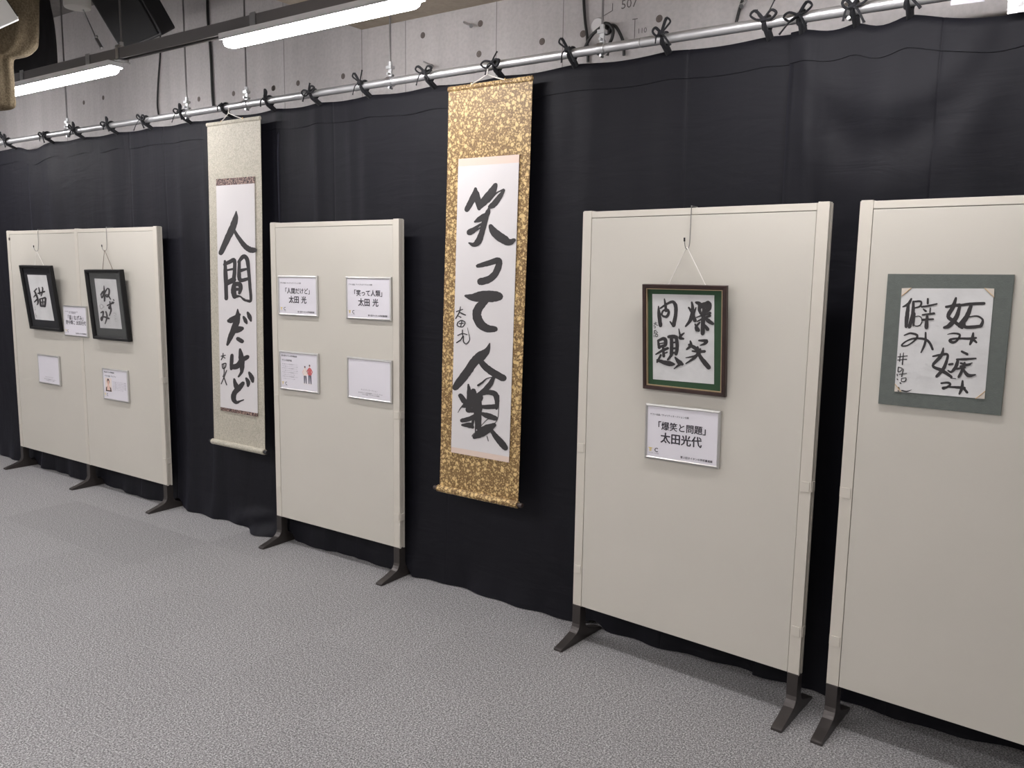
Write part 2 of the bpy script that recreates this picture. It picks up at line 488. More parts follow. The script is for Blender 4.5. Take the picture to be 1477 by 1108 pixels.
p = on_y(908, 4, YB); text(wb, '507', .052, p.x - .04, p.z - .02, YB - .001, 'pencil', name='pencil_mark')
p = on_y(927, 44, YB); text(wb, '110', .03, p.x - .025, p.z - .01, YB - .001, 'pencil', name='pencil_mark')
p = on_y(916, 28, YB); q = on_y(917, 56, YB)
MB().box(p.x - .0012, p.x + .0012, YB - .001, YB, q.z, p.z).box(p.x - .012, p.x + .012, YB - .001, YB, p.z, p.z + .003).build('pencil_line', 'pencil', wb)
p = on_y(880, 16, YB)
MB().tube([(p.x - .03, YB - .001, p.z - .015), (p.x + .012, YB - .001, p.z)], .0015, 4).tube([(p.x + .012, YB - .001, p.z), (p.x + .012, YB - .001, p.z + .03)], .0015, 4).build('pencil_line', 'pencil', wb)

# ------------------------------------------------------------------ curtain rail
ZR, RR = 2.455, .0185
rail = thing('curtain_rail', 'galvanised steel pipe hung on threaded rods above the black curtains', 'curtain rail', (0, 0, ZR))
def s_at(u, v=None):
    """x along the rail for a pixel column"""
    best = None
    lo, hi = -5.6, 2.6
    for _ in range(50):
        mid = (lo + hi) / 2
        P = Vector((mid, 0, ZR)) - CAM
        uu = IW / 2 + F * P.dot(RT) / P.dot(FW)
        if uu < u: lo = mid
        else: hi = mid
    return mid
sj = s_at(925)
MB().tube([(-5.9, 0, 0), (sj - .001, 0, 0)], RR, 20).build('pipe', 'steel', rail)
MB().tube([(sj + .001, 0, 0), (2.9, 0, 0)], RR * 1.03, 20).build('pipe', 'steel', rail)
for u in (98, 270, 356, 563, 868, 1226):
    x = s_at(u); top = (SOF if x > SOFX else ZC) - ZR
    h = MB().tube([(x, 0, .085), (x, 0, top)], .0048, 8).build('threaded_rod', 'rail_grey', rail)
    c = MB()
    c.tube([(x - .016, 0, 0), (x + .016, 0, 0)], RR + .006, 16)
    c.box(x - .010, x + .010, -.0035, .0035, .018, .062)
    c.box(x - .016, x + .016, -.014, .014, .058, .072)
    c.tube([(x, -.022, .034), (x, .022, .034)], .0062, 6)
    c.tube([(x, 0, .072), (x, 0, .092)], .0105, 6)
    c.tube([(x, -.012, -.028), (x, .012, -.028)], .006, 6)
    c.build('pipe_clamp', 'zinc', h)

# ------------------------------------------------------------------ black curtains with ties
FEET = []            # x, y of every partition foot, filled below and used by the curtain
PANEL = dict(A=(-4.5819, -.0420, -.0022, 1.9354), C=(-1.57967, -.04912, -.00117, .93989), D=(.42497, -.13529, -.07536, .9684), E=(1.48428, -.20538, -.07537, .96))
PW = .040            # post width
THK = .038
for k, (x, y, a, wd) in PANEL.items():
    for lx in ([PW / 2, wd - PW / 2] + ([.985] if k == 'A' else [])):
        FEET.append((x + lx * math.cos(a), y + lx * math.sin(a)))
CREASE = [(988, .0030), (1362, .0028), (176, .002), (226, .002), (470, .002), (640, .002), (1030, .0)]
CREASE = [(s_at(u), a) for u, a in CREASE if a]
c1, c2, c3 = s_at(27), s_at(391), s_at(1139)
FOLDS = [(s_at(445), .035, .016, .03), (s_at(520), .05, .012, -.02), (s_at(495), .025, .008, .02), (s_at(600), .06, .006, 0), (s_at(800), .07, .010, .02), (s_at(845), .05, .008, 0),
         (s_at(930), .06, -.007, .02), (s_at(1165), .035, .020, .05), (s_at(1215), .07, -.014, .03), (s_at(1290), .06, .013, -.03), (s_at(1400), .08, .014, .05),
         (s_at(60), .10, .020, .06), (s_at(150), .09, .010, 0), (s_at(250), .05, .012, 0), (s_at(285), .04, .012, .01), (s_at(390), .03, .014, 0), (s_at(180), .05, .008, 0)]
def curtain_y(x, z, seed):
    y = .046 + .008 * noise.noise(Vector((x * 2.2, z * .7, seed))) + .005 * noise.noise(Vector((x * 5, z * 1.6, seed + 9)))
    for s0, wd, a, dr in FOLDS:
        d = (x - s0 - dr * (2.4 - z)) / wd
        if abs(d) < 3: y -= 1.0 * a * math.exp(-d * d) * (.35 + .65 * min(1, max(0, (2.42 - z) / .25)))
    for s0, a in CREASE:
        d = (x - s0) / .004
        if abs(d) < 3: y += a * math.exp(-d * d)
    if z < .6:                                   # the cloth is a little long: it flares out at the hem
        f = (1 - z / .6) ** 2
        y -= f * (.028 + .012 * math.sin(x * 9 + seed))
    if z < .16:
        g = math.exp(-((x + 1.83) / .17) ** 2)
        f = 1 - z / .16
        y -= g * (.055 * f + .03 * math.sin(f * 7 + x * 14) * f)
        y -= .008 * f * math.sin(x * 27)
    if x > c3 - .01:                             # swag of the right-hand curtain between its ties
        wv = x - (c3 + .33)
        zs = 1.98 + 2.6 * wv * wv
        m_ = math.exp(-(wv / .30) ** 4)
        y -= .6 * m_ * (.020 * math.exp(-((z - zs - .16) / .085) ** 2) + .016 * math.exp(-((z - zs + .12) / .10) ** 2) - .010 * math.exp(-((z - zs - .02) / .06) ** 2))
    y = max(y, -.008) if z > .3 else y
    return y
def hem_z(x):
    """lower edge: lies on the carpet, lifted where it drapes over the rear leg of a partition foot"""
    z = .004
    for fx, fy in FEET:
        lift = .052 - .30 * max(0, -(fy + THK))
        if lift > 0: z += lift * math.exp(-((x - fx) / .045) ** 4)
    return z
def clear_of_partitions(x, z, y):
    """behind a partition the cloth is pressed back by board and foot"""
    for k, (px, py, a, wd) in PANEL.items():
        lx = x - px
        if -.03 < lx < wd + .03 and z < 1.85:
            back = py + lx * math.sin(a) + THK + .010
            edge = 1.
            if lx < 0: edge = 1 + lx / .03
            if lx > wd: edge = 1 - (lx - wd) / .03
            if y < back: y = y + (back - y) * edge
    return min(y, YB - .02)
TIE_PX = [12, 68, 112, 160, 210, 265, 325, 388, 452, 525, 618, 716, 824, 958, 1105, 1155, 1232, 1310]
TIES = [s_at(u) for u in TIE_PX]
def ctop(x):
    """upper edge of the cloth: up at the ties, sagging between them"""
    ts = sorted(TIES + [-5.6, -5.2, 2.05, 2.5, 2.9])
    for a, b in zip(ts, ts[1:]):
        if a <= x <= b:
            k = (x - a) / (b - a)
            return ZR - .036 - (.010 + .035 * min(1, max(0, (x - 1.15) / .3)) + .03 * math.exp(-((x + 4.35) / .2) ** 2)) * min(1, (b - a) / .35) * (4 * k * (1 - k)) ** 1.5
    return ZR - .03
def curtain(xa, xb, front, label, seed):
    root = thing('black_curtain', label, 'curtain', (xa, 0, 0), group='black curtains tied to the pipe')
    xs = []
    n = int((xb - xa) / .02)
    xs = [xa + (xb - xa) * i / n for i in range(n + 1)]
    for s0, a in CREASE:
        if xa < s0 < xb: xs += [s0 - .006, s0 - .003, s0, s0 + .003, s0 + .006]
    xs = sorted(xs)
    rows = []
    nz = 90
    for j in range(nz + 1):
        row = []
        for x in xs:
            zt = ctop(x); k = j / nz
            zb = hem_z(x); z = zb + (zt - zb) * (k ** 1.25)
            y = clear_of_partitions(x, z, curtain_y(x, z, seed)) + front
            row.append((x - xa, y, z))
        rows.append(row)
    for row in rows:                             # turned-back side edge
        x_, y_, z_ = row[0]; row.insert(0, (x_ + .004, y_ + .007, z_)); row.insert(0, (x_ + .02, y_ + .008, z_))
    MB().grid(rows).build('cloth', CURT, root, fixn=False)
    hem = []
    for dz, dy in ((-.104, -.0040), (-.07, -.0040), (-.03, -.0040), (-.001, -.0035), (.0015, .001)):
        row = []
        for x in xs:
            zt = ctop(x); z = zt + dz + (.005 * noise.noise(Vector((x * 7, 0, seed))) if dz < -.09 else 0)
            row.append((x - xa, clear_of_partitions(x, z, curtain_y(x, z, seed)) + front + dy, z))
        hem.append(row)
    lip = [[(x_, y_ + .006, z_ + .0005) for x_, y_, z_ in hem[0]], hem[0]]
    MB().grid(hem).grid(lip, False).build('header_hem', CURT, root, fixn=False)
    for i, t in enumerate(TIES):
        if not xa <= t < xb: continue
        rnd = random.Random(i * 13 + 5)
        mb = MB(); x = t - xa
        zt = ctop(t); cy = curtain_y(t, zt, seed) + front
        rw = .009
        loop = [(x + .006 * math.sin(q), (RR + .005) * math.cos(q), ZR + (RR + .005) * math.sin(q)) for q in [2 * math.pi * k / 16 for k in range(16)]]
        mb.tube(loop, rw, 6, closed=True, flat=.5)
        mb.tube([(x, -RR - .004, ZR - .004), (x + .003, -RR * .7, ZR - RR - .006), (x, cy - .004, zt - .012)], rw, 6, flat=.5)
        mb.tube([(x + .012, RR, ZR - .004), (x + .010, RR * .5, ZR - RR - .008), (x + .008, cy - .002, zt - .008)], rw, 6, flat=.5)
        k0 = Vector((x, -RR - .010, ZR + rnd.uniform(.0, .018)))
        mb.tube([k0 + Vector((-.011, 0, -.003)), k0, k0 + Vector((.011, 0, .004))], .010, 7)
        for sgn in (-1, 1):
            if rnd.random() < .8:
                L = rnd.uniform(.03, .055); up = rnd.uniform(-.008, .035)
                mb.tube(spline([tuple(k0), tuple(k0 + Vector((sgn * L * .6, -.014, up + .012))), tuple(k0 + Vector((sgn * L, -.012, up))), tuple(k0 + Vector((sgn * L * .55, -.004, up - .016))), tuple(k0)], 4), .0066, 5, flat=.6)
            L = rnd.uniform(.04, .085); d = rnd.choice((-1, -1, 1))
            e = k0 + Vector((sgn * L * rnd.uniform(.3, .8), -.012, d * L * .75))
            mb.tube(spline([tuple(k0), tuple(k0 + Vector((sgn * L * .25, -.014, d * L * .2))), tuple(e)], 4), [.0046] * 8 + [.006], 5, flat=.5)
        mb.build('tie', 'tie_black', root)
    return root
curtain(-5.9, c1 + .05, .010, 'black curtain at the far left end, overlapped by its neighbour', 1.3)
curtain(c1, c2 + .04, .002, 'black curtain behind the double partition and the cream-bordered scroll', 4.1)
curtain(c2, c3 + .05, .000, 'wide black curtain behind the gold-bordered scroll', 7.7)
curtain(c3, 2.9, -.012, 'black curtain hanging in a swag behind the rightmost partition', 11.2)

# ------------------------------------------------------------------ partitions
HB, HT = .156, 1.80
def post_profile(x0, x1, groove_l, groove_r):
    p = [(x0, 0.), (x1, 0.)]
    if groove_r: p += [(x1, .012), (x1 - .006, .0125), (x1 - .006, .016), (x1 - .001, .0165), (x1 - .001, .0215), (x1 - .006, .022), (x1 - .006, .0255), (x1, .026)]
    p += [(x1, THK), (x0, THK)]
    if groove_l: p += [(x0, .026), (x0 + .006, .0255), (x0 + .006, .022), (x0 + .001, .0215), (x0 + .001, .0165), (x0 + .006, .016), (x0 + .006, .0125), (x0, .012)]
    return p
def foot(root, xc):
    half = []
    y0 = -.003
    half += [(y0, HB + .004), (y0, .078), (y0 - .004, .064), (y0 - .011, .053), (y0 - .022, .0445), (-.070, .0285), (-.128, .0125), (-.1345, .0095), (-.1355, 0)]
    prof = half + [(THK - y, z) for y, z in reversed(half)]
    mb = MB(); mb.prism(prof, 'x', xc - .0195, xc + .0195)
    f = mb.build('foot', 'foot_metal', root, bevel=.0016)
    return f
def clips(root_post, x0, x1, sides):
    for z in (.842, .318):
        mb = MB()
        mb.box(x0 + .005, x1 - .005, -.0028, .002, z - .018, z + .018)
        if 'r' in sides: mb.box(x1 - .002, x1 + .0028, .006, THK - .006, z - .018, z + .018)
        if 'l' in sides: mb.box(x0 - .0028, x0 + .002, .006, THK - .006, z - .018, z + .018)
        mb.build('clip', 'panel_frame', root_post, bevel=.0009)
def partition(key, label, posts):
    x, y, a, wd = PANEL[key]
    root = thing('partition_screen', label, 'partition', (x, y, 0), a, group='beige partition screens')
    for i, xc in enumerate(posts):
        x0, x1 = xc - PW / 2, xc + PW / 2
        first, last = i == 0, i == len(posts) - 1
        ps = MB().prism(post_profile(x0, x1, first, last), 'z', HB, HT).build('post', 'panel_frame', root)
        MB().box(x0 + .002, x1 - .002, .002, THK - .002, HT, HT + .0035).build('post_cap', 'panel_frame', ps, bevel=.001)
        clips(ps, x0, x1, ('l' if first else '') + ('r' if last else ''))
        foot(root, xc)
    for p, q in zip(posts, posts[1:]):
        xa, xb = p + PW / 2 + .0018, q - PW / 2 - .0018
        MB().box(xa, xb, .0012, THK - .0012, HB + .003, HT - .0265).build('board', 'panel_board', root, bevel=.0012)
        MB().box(xa - .001, xb + .001, .0002, THK - .0002, HT - .0245, HT).build('top_rail', 'panel_frame', root, bevel=.0012)
        MB().box(xa - .0019, xb + .0019, .006, THK - .006, HB + .004, HT - .022).build('core', 'panel_groove', root)
    return root
SC_A = partition('A', 'wide double beige partition at the far left with two black picture frames', [PW / 2, .985, PANEL['A'][3] - PW / 2])
SC_C = partition('C', 'beige partition between the two hanging scrolls with four small signs', [PW / 2, PANEL['C'][3] - PW / 2])
SC_D = partition('D', 'beige partition holding the brown-framed calligraphy with green mount', [PW / 2, PANEL['D'][3] - PW / 2])
SC_E = partition('E', 'beige partition at the right edge with the slate-grey mounted sheet', [PW / 2, PANEL['E'][3] - PW / 2])
# small dark rating plate in the top corner of the double screen
MB().box(.028, .050, -.0006, .001, HT - .068, HT - .048).build('name_plate', 'roller_wood', SC_A)

def on_panel(key, lx, off, z):
    x, y, a, wd = PANEL[key]
    return (x + lx * math.cos(a) + off * math.sin(a), y + lx * math.sin(a) - off * math.cos(a), z)

# ------------------------------------------------------------------ signs in aluminium frames
SW, SH, SD = .310, .215, .012
def placard(key, lx, z, rot, label):
    root = thing('sign_frame', label, 'sign', on_panel(key, lx, .0009, z), PANEL[key][2], ry=-R(rot), group='small signs in aluminium frames')
    b = .0095
    fr = [((0, 0), (SW, 0), (SW - b, b), (b, b)), ((SW, 0), (SW, SH), (SW - b, SH - b), (SW - b, b)), ((SW, SH), (0, SH), (b, SH - b), (SW - b, SH - b)), ((0, SH), (0, 0), (b, b), (b, SH - b))]
    for q in fr:
        mb = MB(); o, p_, r, s = q
        vs = [(o[0], 0, o[1]), (p_[0], 0, p_[1]), (p_[0], -SD * .75, p_[1]), (o[0], -SD * .75, o[1]),
              (s[0] * .7 + o[0] * .3, -SD, s[1] * .7 + o[1] * .3), (r[0] * .7 + p_[0] * .3, -SD, r[1] * .7 + p_[1] * .3), (r[0], -SD * .8, r[1]), (s[0], -SD * .8, s[1]), (r[0], 0, r[1]), (s[0], 0, s[1])]
        mb.add(vs, [(0, 1, 2, 3), (3, 2, 5, 4), (4, 5, 6, 7), (7, 6, 8, 9), (9, 8, 1, 0), (0, 3, 4, 7, 9), (1, 8, 6, 5, 2)])
        mb.build('frame_rail', 'aluminium', root)
    sh = MB().box(b - .001, SW - b + .001, -.0075, -.001, b - .001, SH - b + .001).build('sheet', 'print_sheet', root)
    return root, sh
YP = -.0079
def logo(sh):
    text(sh, 'T', .020, .0165, .030, YP, 'print_yellow', bold=.0012)
    text(sh, 'T', .020, .0215, .030, YP, 'print_yellow', bold=.0008)
    text(sh, 'C', .023, .042, .029, YP, 'print_black', bold=.0010)
    text(sh, 'タイタンの学校', .005, .017, .021, YP, 'print_grey', fit=.044)
FOOTER = '第３回タイタンの学校書道展'
HEAD = 'ゲスト出品／チャリティオークション出展'
def title_sign(key, lx, z, rot, label, t1, s1, t2, s2, f1=None, f2=None):
    root, sh = placard(key, lx, z, rot, label)
    text(sh, HEAD, .009, .020, SH - .043, YP, bold=.00015, fit=.163)
    text(sh, t1, s1, SW / 2, SH - .094, YP, align='CENTER', bold=.0012, fit=f1)
    if '  ' in t2:
        a_, b_ = t2.split('  ')
        text(sh, a_, s2, SW / 2 - .070, SH - .143, YP, bold=.0019, fit=.077)
        text(sh, b_, s2, SW / 2 + .029, SH - .143, YP, bold=.0019, fit=.038)
    else: text(sh, t2, s2, SW / 2 - .002, SH - .143, YP, align='CENTER', bold=.0019, fit=f2)
    text(sh, FOOTER, .0105, SW - .026, .019, YP, align='RIGHT', bold=.00035, fit=.130)
    logo(sh)
    return root
title_sign('C', .066, 1.304, .4, 'left upper sign on the middle partition, title ending in three hiragana', '「人間だけど」', .030, '太田  光', .040, .19, .135)
title_sign('C', .587, 1.307, .3, 'right upper sign on the middle partition, printed with a title and name', '「笑って人類」', .030, '太田  光', .040, .19, .135)
title_sign('D', .324, .849, .9, 'white sign in aluminium frame below the brown-framed calligraphy', '「爆笑と問題」', .030, '太田光代', .038, .195, .170)
r_, sh = placard('A', .778, 1.062, .3, 'sign half hidden behind the black frame with grey mount on the double partition')
text(sh, 'ゲスト出品／チャリティオークション出展', .008, .020, SH - .046, YP, fit=.170)
text(sh, '第３回書道展', .007, .075, SH - .056, YP, 'print_grey', fit=.09)
text(sh, '「猫 / ねずみ」', .029, SW / 2 + .005, SH - .098, YP, align='CENTER', bold=.0009, fit=.20)
text(sh, '野中輝こ 太田光代', .024, SW / 2 + .005, SH - .130, YP, align='CENTER', bold=.0007, fit=.26)
text(sh, FOOTER, .0105, SW - .02, .019, YP, align='RIGHT', bold=.0003, fit=.135)
logo(sh)
# signs whose square code is left out: sheet with the printed captions
def caption_sign(key, lx, z, rot, label):
    root, sh = placard(key, lx, z, rot, label)
    text(sh, 'チャリティオークション', .006, SW / 2, .048, YP, 'print_grey', align='CENTER', fit=.115)
    text(sh, '第３回タイタンの学校書道展チャリティオークション', .007, SW / 2 + .01, .034, YP, align='CENTER', fit=.17)
    text(sh, 'ゲスト出品／オークション出展', .007, SW / 2 + .01, .025, YP, align='CENTER', fit=.12)
    return root
caption_sign('C', .588, .899, 0, 'right lower sign on the middle partition, blank but for small captions')
caption_sign('A', .371, .690, .2, 'sign with small captions below the leftmost black frame')
# sign with two standing figures
r_, sh = placard('C', .064, .895, .4, 'left lower sign on the middle partition, picturing two standing people')
text(sh, FOOTER, .011, .018, SH - .030, YP, bold=.0004, fit=.125)
text(sh, 'ゲスト出品作品', .010, .020, SH - .055, YP, bold=.0004, fit=.080)
for k in range(8):
    text(sh, 'ゲスト出品／チャリティオークション出展' if k % 2 else '第３回タイタンの学校書道展チャリティ', .006, .022, SH - .075 - k * .0113, YP, 'print_grey', fit=.125 if k not in (5, 7) else .10)
logo(sh)
def fig(sh, x, z0, hgt, shirt, trousers, arms, hairm):
    k = hgt / .115
    P = lambda pts: [(x + a * k, z0 + b * k) for a, b in pts]
    poly_print(sh, P([(-.011, .002), (-.004, .002), (-.001, .050), (.001, .050), (.006, .002), (.013, .002), (.012, .056), (-.012, .056)]), YP, trousers, 'printed_figure')
    poly_print(sh, P([(-.013, .052), (.013, .052), (.014, .090), (.005, .096), (-.005, .096), (-.014, .090)]), YP - .0001, shirt, 'printed_figure')
    for sg in (-1, 1):
        poly_print(sh, P([(sg * .012, .092), (sg * .026, .074), (sg * .015, .056), (sg * .012, .060), (sg * .019, .074), (sg * .011, .082)]), YP - .0002, arms, 'printed_figure')
    poly_print(sh, P([(.0055 * math.cos(q), .104 + .0075 * math.sin(q)) for q in [2 * math.pi * i / 12 for i in range(12)]]), YP - .0001, 'print_skin', 'printed_figure')
    poly_print(sh, P([(-.0062, .104), (.0062, .104), (.006, .111), (.003, .114), (-.003, .114), (-.006, .111)]), YP - .0002, hairm, 'printed_figure')
    for sg in (-1, 1): poly_print(sh, P([(sg * .0095, .003), (sg * .013, -.002), (sg * .004, -.002), (sg * .005, .003)]), YP - .0001, 'print_pale', 'printed_figure')
fig(sh, .205, .045, .098, 'print_pale', 'print_navy', 'print_peach', 'print_hair')
fig(sh, .242, .045, .108, 'print_red', 'print_navy', 'print_red', 'print_hair')
# sign with a small portrait print
r_, sh = placard('A', .985 + .262, .655, .6, 'sign with a small portrait print below the black frame with grey mount')
text(sh, FOOTER, .0115, .022, SH - .030, YP, bold=.0004, fit=.125)
text(sh, 'ゲスト出品／チャリティ', .010, .030, SH - .056, YP, bold=.0004, fit=.135)
pb = poly_print(sh, [(.030, .058), (.110, .058), (.110, .150), (.030, .150)], YP, 'print_pale', 'printed_portrait')
cx = .069
poly_print(sh, [(.034, .0585), (.106, .0585), (.100, .083), (.086, .092), (.052, .092), (.038, .083)], YP - .0001, 'print_hair', 'printed_portrait')
poly_print(sh, [(.048, .066), (.090, .066), (.085, .096), (.076, .104), (.062, .104), (.053, .096)], YP - .0002, 'print_peach', 'printed_portrait')
poly_print(sh, [(cx + .0155 * math.cos(q), .126 + .020 * math.sin(q)) for q in [2 * math.pi * i / 14 for i in range(14)]], YP - .0003, 'print_hair', 'printed_portrait')
poly_print(sh, [(cx + .0115 * math.cos(q), .118 + .016 * math.sin(q)) for q in [2 * math.pi * i / 14 for i in range(14)]], YP - .0004, 'print_skin', 'printed_portrait')
for k in range(6): text(sh, 'ゲスト出品／チャリティオークション出展', .006, .125, SH - .090 - k * .0105, YP, 'print_grey', fit=.155 if k < 5 else .12)
logo(sh)

# ------------------------------------------------------------------ wire hooks and framed pieces
def wire_hook(key, u_top, label):
    x, y, a, wd = PANEL[key]
    n = Vector((-math.sin(a), math.cos(a), 0))
    v = 330 if key == 'A' else 300
    p = on_plane(u_top, v, (x, y, 0), n)
    lx = (p - Vector((x, y, 0))).dot(Vector((math.cos(a), math.sin(a), 0)))
    root = thing('wire_hook', label, 'hook', on_panel(key, lx, 0, HT + .0036), a, group='wire hooks on the partition tops')
    pts = [(0, THK + .003, -.030), (0, THK + .003, -.001), (0, THK + .0015, .0022), (0, -.0015, .0022), (0, -.0040, -.001), (0, -.0042, -.05), (0, -.005, -.10), (0, -.008, -.138), (-.002, -.016, -.152), (-.004, -.026, -.150), (-.005, -.033, -.138), (-.006, -.036, -.122)]
    MB().tube(spline(pts, 3), .0016, 6).build('wire', 'wire', root)
    MB().tube([(-.006, -.0355, -.126), (-.006, -.0365, -.112)], .0034, 8).build('rubber_tip', 'black_plastic', root)
    return root, lx
def hang_cord(root, key, lx_hook, fx0, fw, fh, ztop_local, m, spread=.25):
    """cord from the frame's top up to the hook"""
    inv = ROOTM[root.name].inverted()
    apex = inv @ Vector(on_panel(key, lx_hook - .003, .020, HT + .0036 - .1505))
    a = Vector((fw * (.5 - spread), .014, fh - .02)); b = Vector((fw * (.5 + spread), .014, fh - .02))
    MB().tube([a, apex + Vector((-.003, 0, 0)), apex + Vector((0, 0, .0035)), apex + Vector((.003, 0, 0)), b], .0016, 6).build('hanging_cord', m, root)
def framed(key, lx, z, wd, ht, tilt, label, border, depth, fm, mm, rot=0.):
    root = thing('picture_frame', label, 'picture frame', on_panel(key, lx, .0012, z), PANEL[key][2], rx=R(tilt), ry=-R(rot), group='framed calligraphies on the partitions')
    b = border; D = depth
    for q in [((0, 0), (wd, 0), (wd - b, b), (b, b)), ((wd, 0), (wd, ht), (wd - b, ht - b), (wd - b, b)), ((wd, ht), (0, ht), (b, ht - b), (wd - b, ht - b)), ((0, ht), (0, 0), (b, b), (b, ht - b))]:
        o, p_, r, s = q
        def P(pt, y): return (pt[0], y, pt[1])
        def mixp(a_, b_, k): return (a_[0] + (b_[0] - a_[0]) * k, a_[1] + (b_[1] - a_[1]) * k)
        prof = [(0, 0), (0, -D * .8), (.12, -D), (.75, -D * .95), (1, -D * .6), (1, 0)]
        A = [P(mixp(o, s, k), y) for k, y in prof]; B = [P(mixp(p_, r, k), y) for k, y in prof]
        n = len(prof)
        MB().add(A + B, [(i, (i + 1) % n, n + (i + 1) % n, n + i) for i in range(n)] + [tuple(range(n)), tuple(range(n, 2 * n))[::-1]]).build('frame_rail', fm, root)
    mt = MB().box(b - .003, wd - b + .003, -D * .30, -.001, b - .003, ht - b + .003).build('mount', mm, root)
    return root, mt
def paper_from_px(root, mt, quad, crop, y, m='paper', name='paper', th=.0007):
    pts = [loc_px(root, crop[0] + x / crop[2], crop[1] + yy / crop[2], y) for x, yy in quad]
    return sheet(mt, [(p.x, p.z) for p in pts], y, y + th, m, name)
def glass(root, wd, ht, b, y):
    return MB().box(b - .001, wd - b + .001, y, y + .001, b - .001, ht - b + .001).build('cover_glass', 'clear_cover', root)

# --- leftmost frame
CA = (10, 370, 9.232)
hk, lxh = wire_hook('A', 55, 'wire hook holding the leftmost black frame')
fr, mt = framed('A', .315, 1.089, .441, .465, 6.0, 'leftmost black frame with black mount and one bold character', .020, .024, 'frame_black', 'mat_black')
yp = -.0080
pp = paper_from_px(fr, mt, [(270, 243), (522, 250), (630, 858), (378, 838)], CA, yp, 'paper_rice')
hang_cord(fr, 'A', lxh, 0, .441, .465, 0, 'cord_white', .17)
yi = yp - .0006
brush(pp, fr, [[(395, 430, 12), (375, 452, 12), (360, 465, 9)], [(370, 468, 14), (388, 505, 17), (408, 560, 17), (414, 615, 15), (402, 643, 9)], [(388, 500, 13), (356, 542, 8)], [(402, 570, 13), (368, 606, 12)],
                [(415, 492, 13), (460, 480, 14), (502, 467, 14)], [(424, 413, 8), (434, 460, 13), (440, 505, 11)], [(470, 408, 9), (477, 435, 14), (468, 490, 12), (455, 527, 10)],
                [(438, 568, 14), (446, 610, 17), (452, 658, 18)], [(440, 566, 11), (480, 556, 12), (512, 552, 17), (514, 600, 17), (506, 665, 18)], [(448, 612, 9), (508, 604, 9)], [(476, 560, 11), (482, 652, 11)], [(455, 660, 15), (505, 662, 15)]], CA, yi, thick=1.5)
brush(pp, fr, [[(372, 665, 4), (376, 690, 4)], [(378, 700, 7), (372, 718, 5)], [(382, 755, 4), (378, 775, 5)], [(384, 782, 7), (396, 790, 6)], [(386, 798, 5), (400, 812, 5)]], CA, yi, 'ink_faint', 'signature')
# --- second frame
CB = (110, 370, 8.522)
hk, lxh = wire_hook('A', 154, 'wire hook holding the black frame with grey mount')
fr, mt = framed('A', .985 + .205, 1.066, .430, .465, 4.2, 'black frame with grey mount and cover glass, three brush characters scattered', .021, .030, 'frame_black', 'mat_grey', rot=.6)
yp = -.0100
pp = paper_from_px(fr, mt, [(222, 270), (487, 283), (562, 893), (295, 878)], CB, yp, 'paper_rice')
hang_cord(fr, 'A', lxh, 0, .430, .465, 0, 'cord_brown', .16)
yi = yp - .0006
brush(pp, fr, [[(340, 362, 7), (344, 420, 15), (348, 490, 17), (347, 548, 15)], [(303, 470, 14), (328, 432, 15), (338, 440, 12), (325, 495, 15), (312, 508, 10), (306, 475, 10)], [(318, 505, 12), (350, 450, 14), (382, 395, 11), (404, 410, 15), (402, 462, 15), (382, 495, 17), (364, 480, 12), (378, 468, 9), (400, 490, 12), (422, 527, 10)]], CB, yi, thick=1.4)
brush(pp, fr, [[(382, 603, 13), (415, 588, 15), (458, 566, 18)], [(413, 553, 10), (420, 610, 17), (408, 640, 16), (398, 625, 10), (416, 612, 10), (428, 660, 16), (408, 726, 9)], [(440, 560, 12), (452, 578, 12)], [(456, 530, 9), (464, 540, 10)]], CB, yi, thick=1.4)
brush(pp, fr, [[(303, 692, 12), (330, 680, 16), (328, 730, 14), (316, 785, 15), (304, 770, 13), (312, 745, 12), (355, 745, 16), (402, 764, 15)], [(364, 678, 12), (378, 740, 15), (355, 828, 9)]], CB, yi, thick=1.4)
brush(pp, fr, [[(288, 600, 4), (300, 640, 5), (318, 640, 4), (332, 612, 5), (312, 590, 4), (290, 600, 4)], [(335, 625, 4), (345, 618, 4)], [(300, 570, 3), (305, 580, 3)], [(455, 700, 3), (475, 695, 3), (490, 715, 3)], [(462, 725, 3), (485, 735, 3)], [(470, 755, 3), (490, 765, 3), (470, 775, 3)], [(480, 790, 3), (492, 800, 3)]], CB, yi, 'ink_faint', 'signature')
glass(fr, .430, .465, .021, -.0165)
MB().tube([(.430 + .0, -.004, .375), (.438, -.004, .378), (.441, -.004, .368), (.434, -.004, .362), (.430, -.004, .366)], .0012, 5).build('hanging_ring', 'wire', fr)
# --- brown frame, green mount
CD = (910, 400, 6.154)
hk, lxh = wire_hook('D', 998, 'wire hook holding the brown frame with green mount')
fr, mt = framed('D', .310, 1.122, .337, .401, 4.4, 'dark brown frame with gold lip and green mount around five brush characters', .0165, .020, 'frame_brown', 'mat_green', rot=.2)
b0, b1 = .0155, .0185
lip = MB()
for x0, x1, z0, z1 in ((b0, .337 - b0, b0, b1), (b0, .337 - b0, .401 - b1, .401 - b0), (b0, b1, b1, .401 - b1), (.337 - b1, .337 - b0, b1, .401 - b1)):
    lip.box(x0, x1, -.0150, -.002, z0, z1)
lip.build('gold_lip', 'frame_gold', fr)
yp = -.0072
pp = paper_from_px(fr, mt, [(190, 148), (740, 160), (738, 950), (196, 905)], CD, yp, 'paper_rice')
hang_cord(fr, 'D', lxh, 0, .337, .401, 0, 'cord_white', .25)
yi = yp - .0006
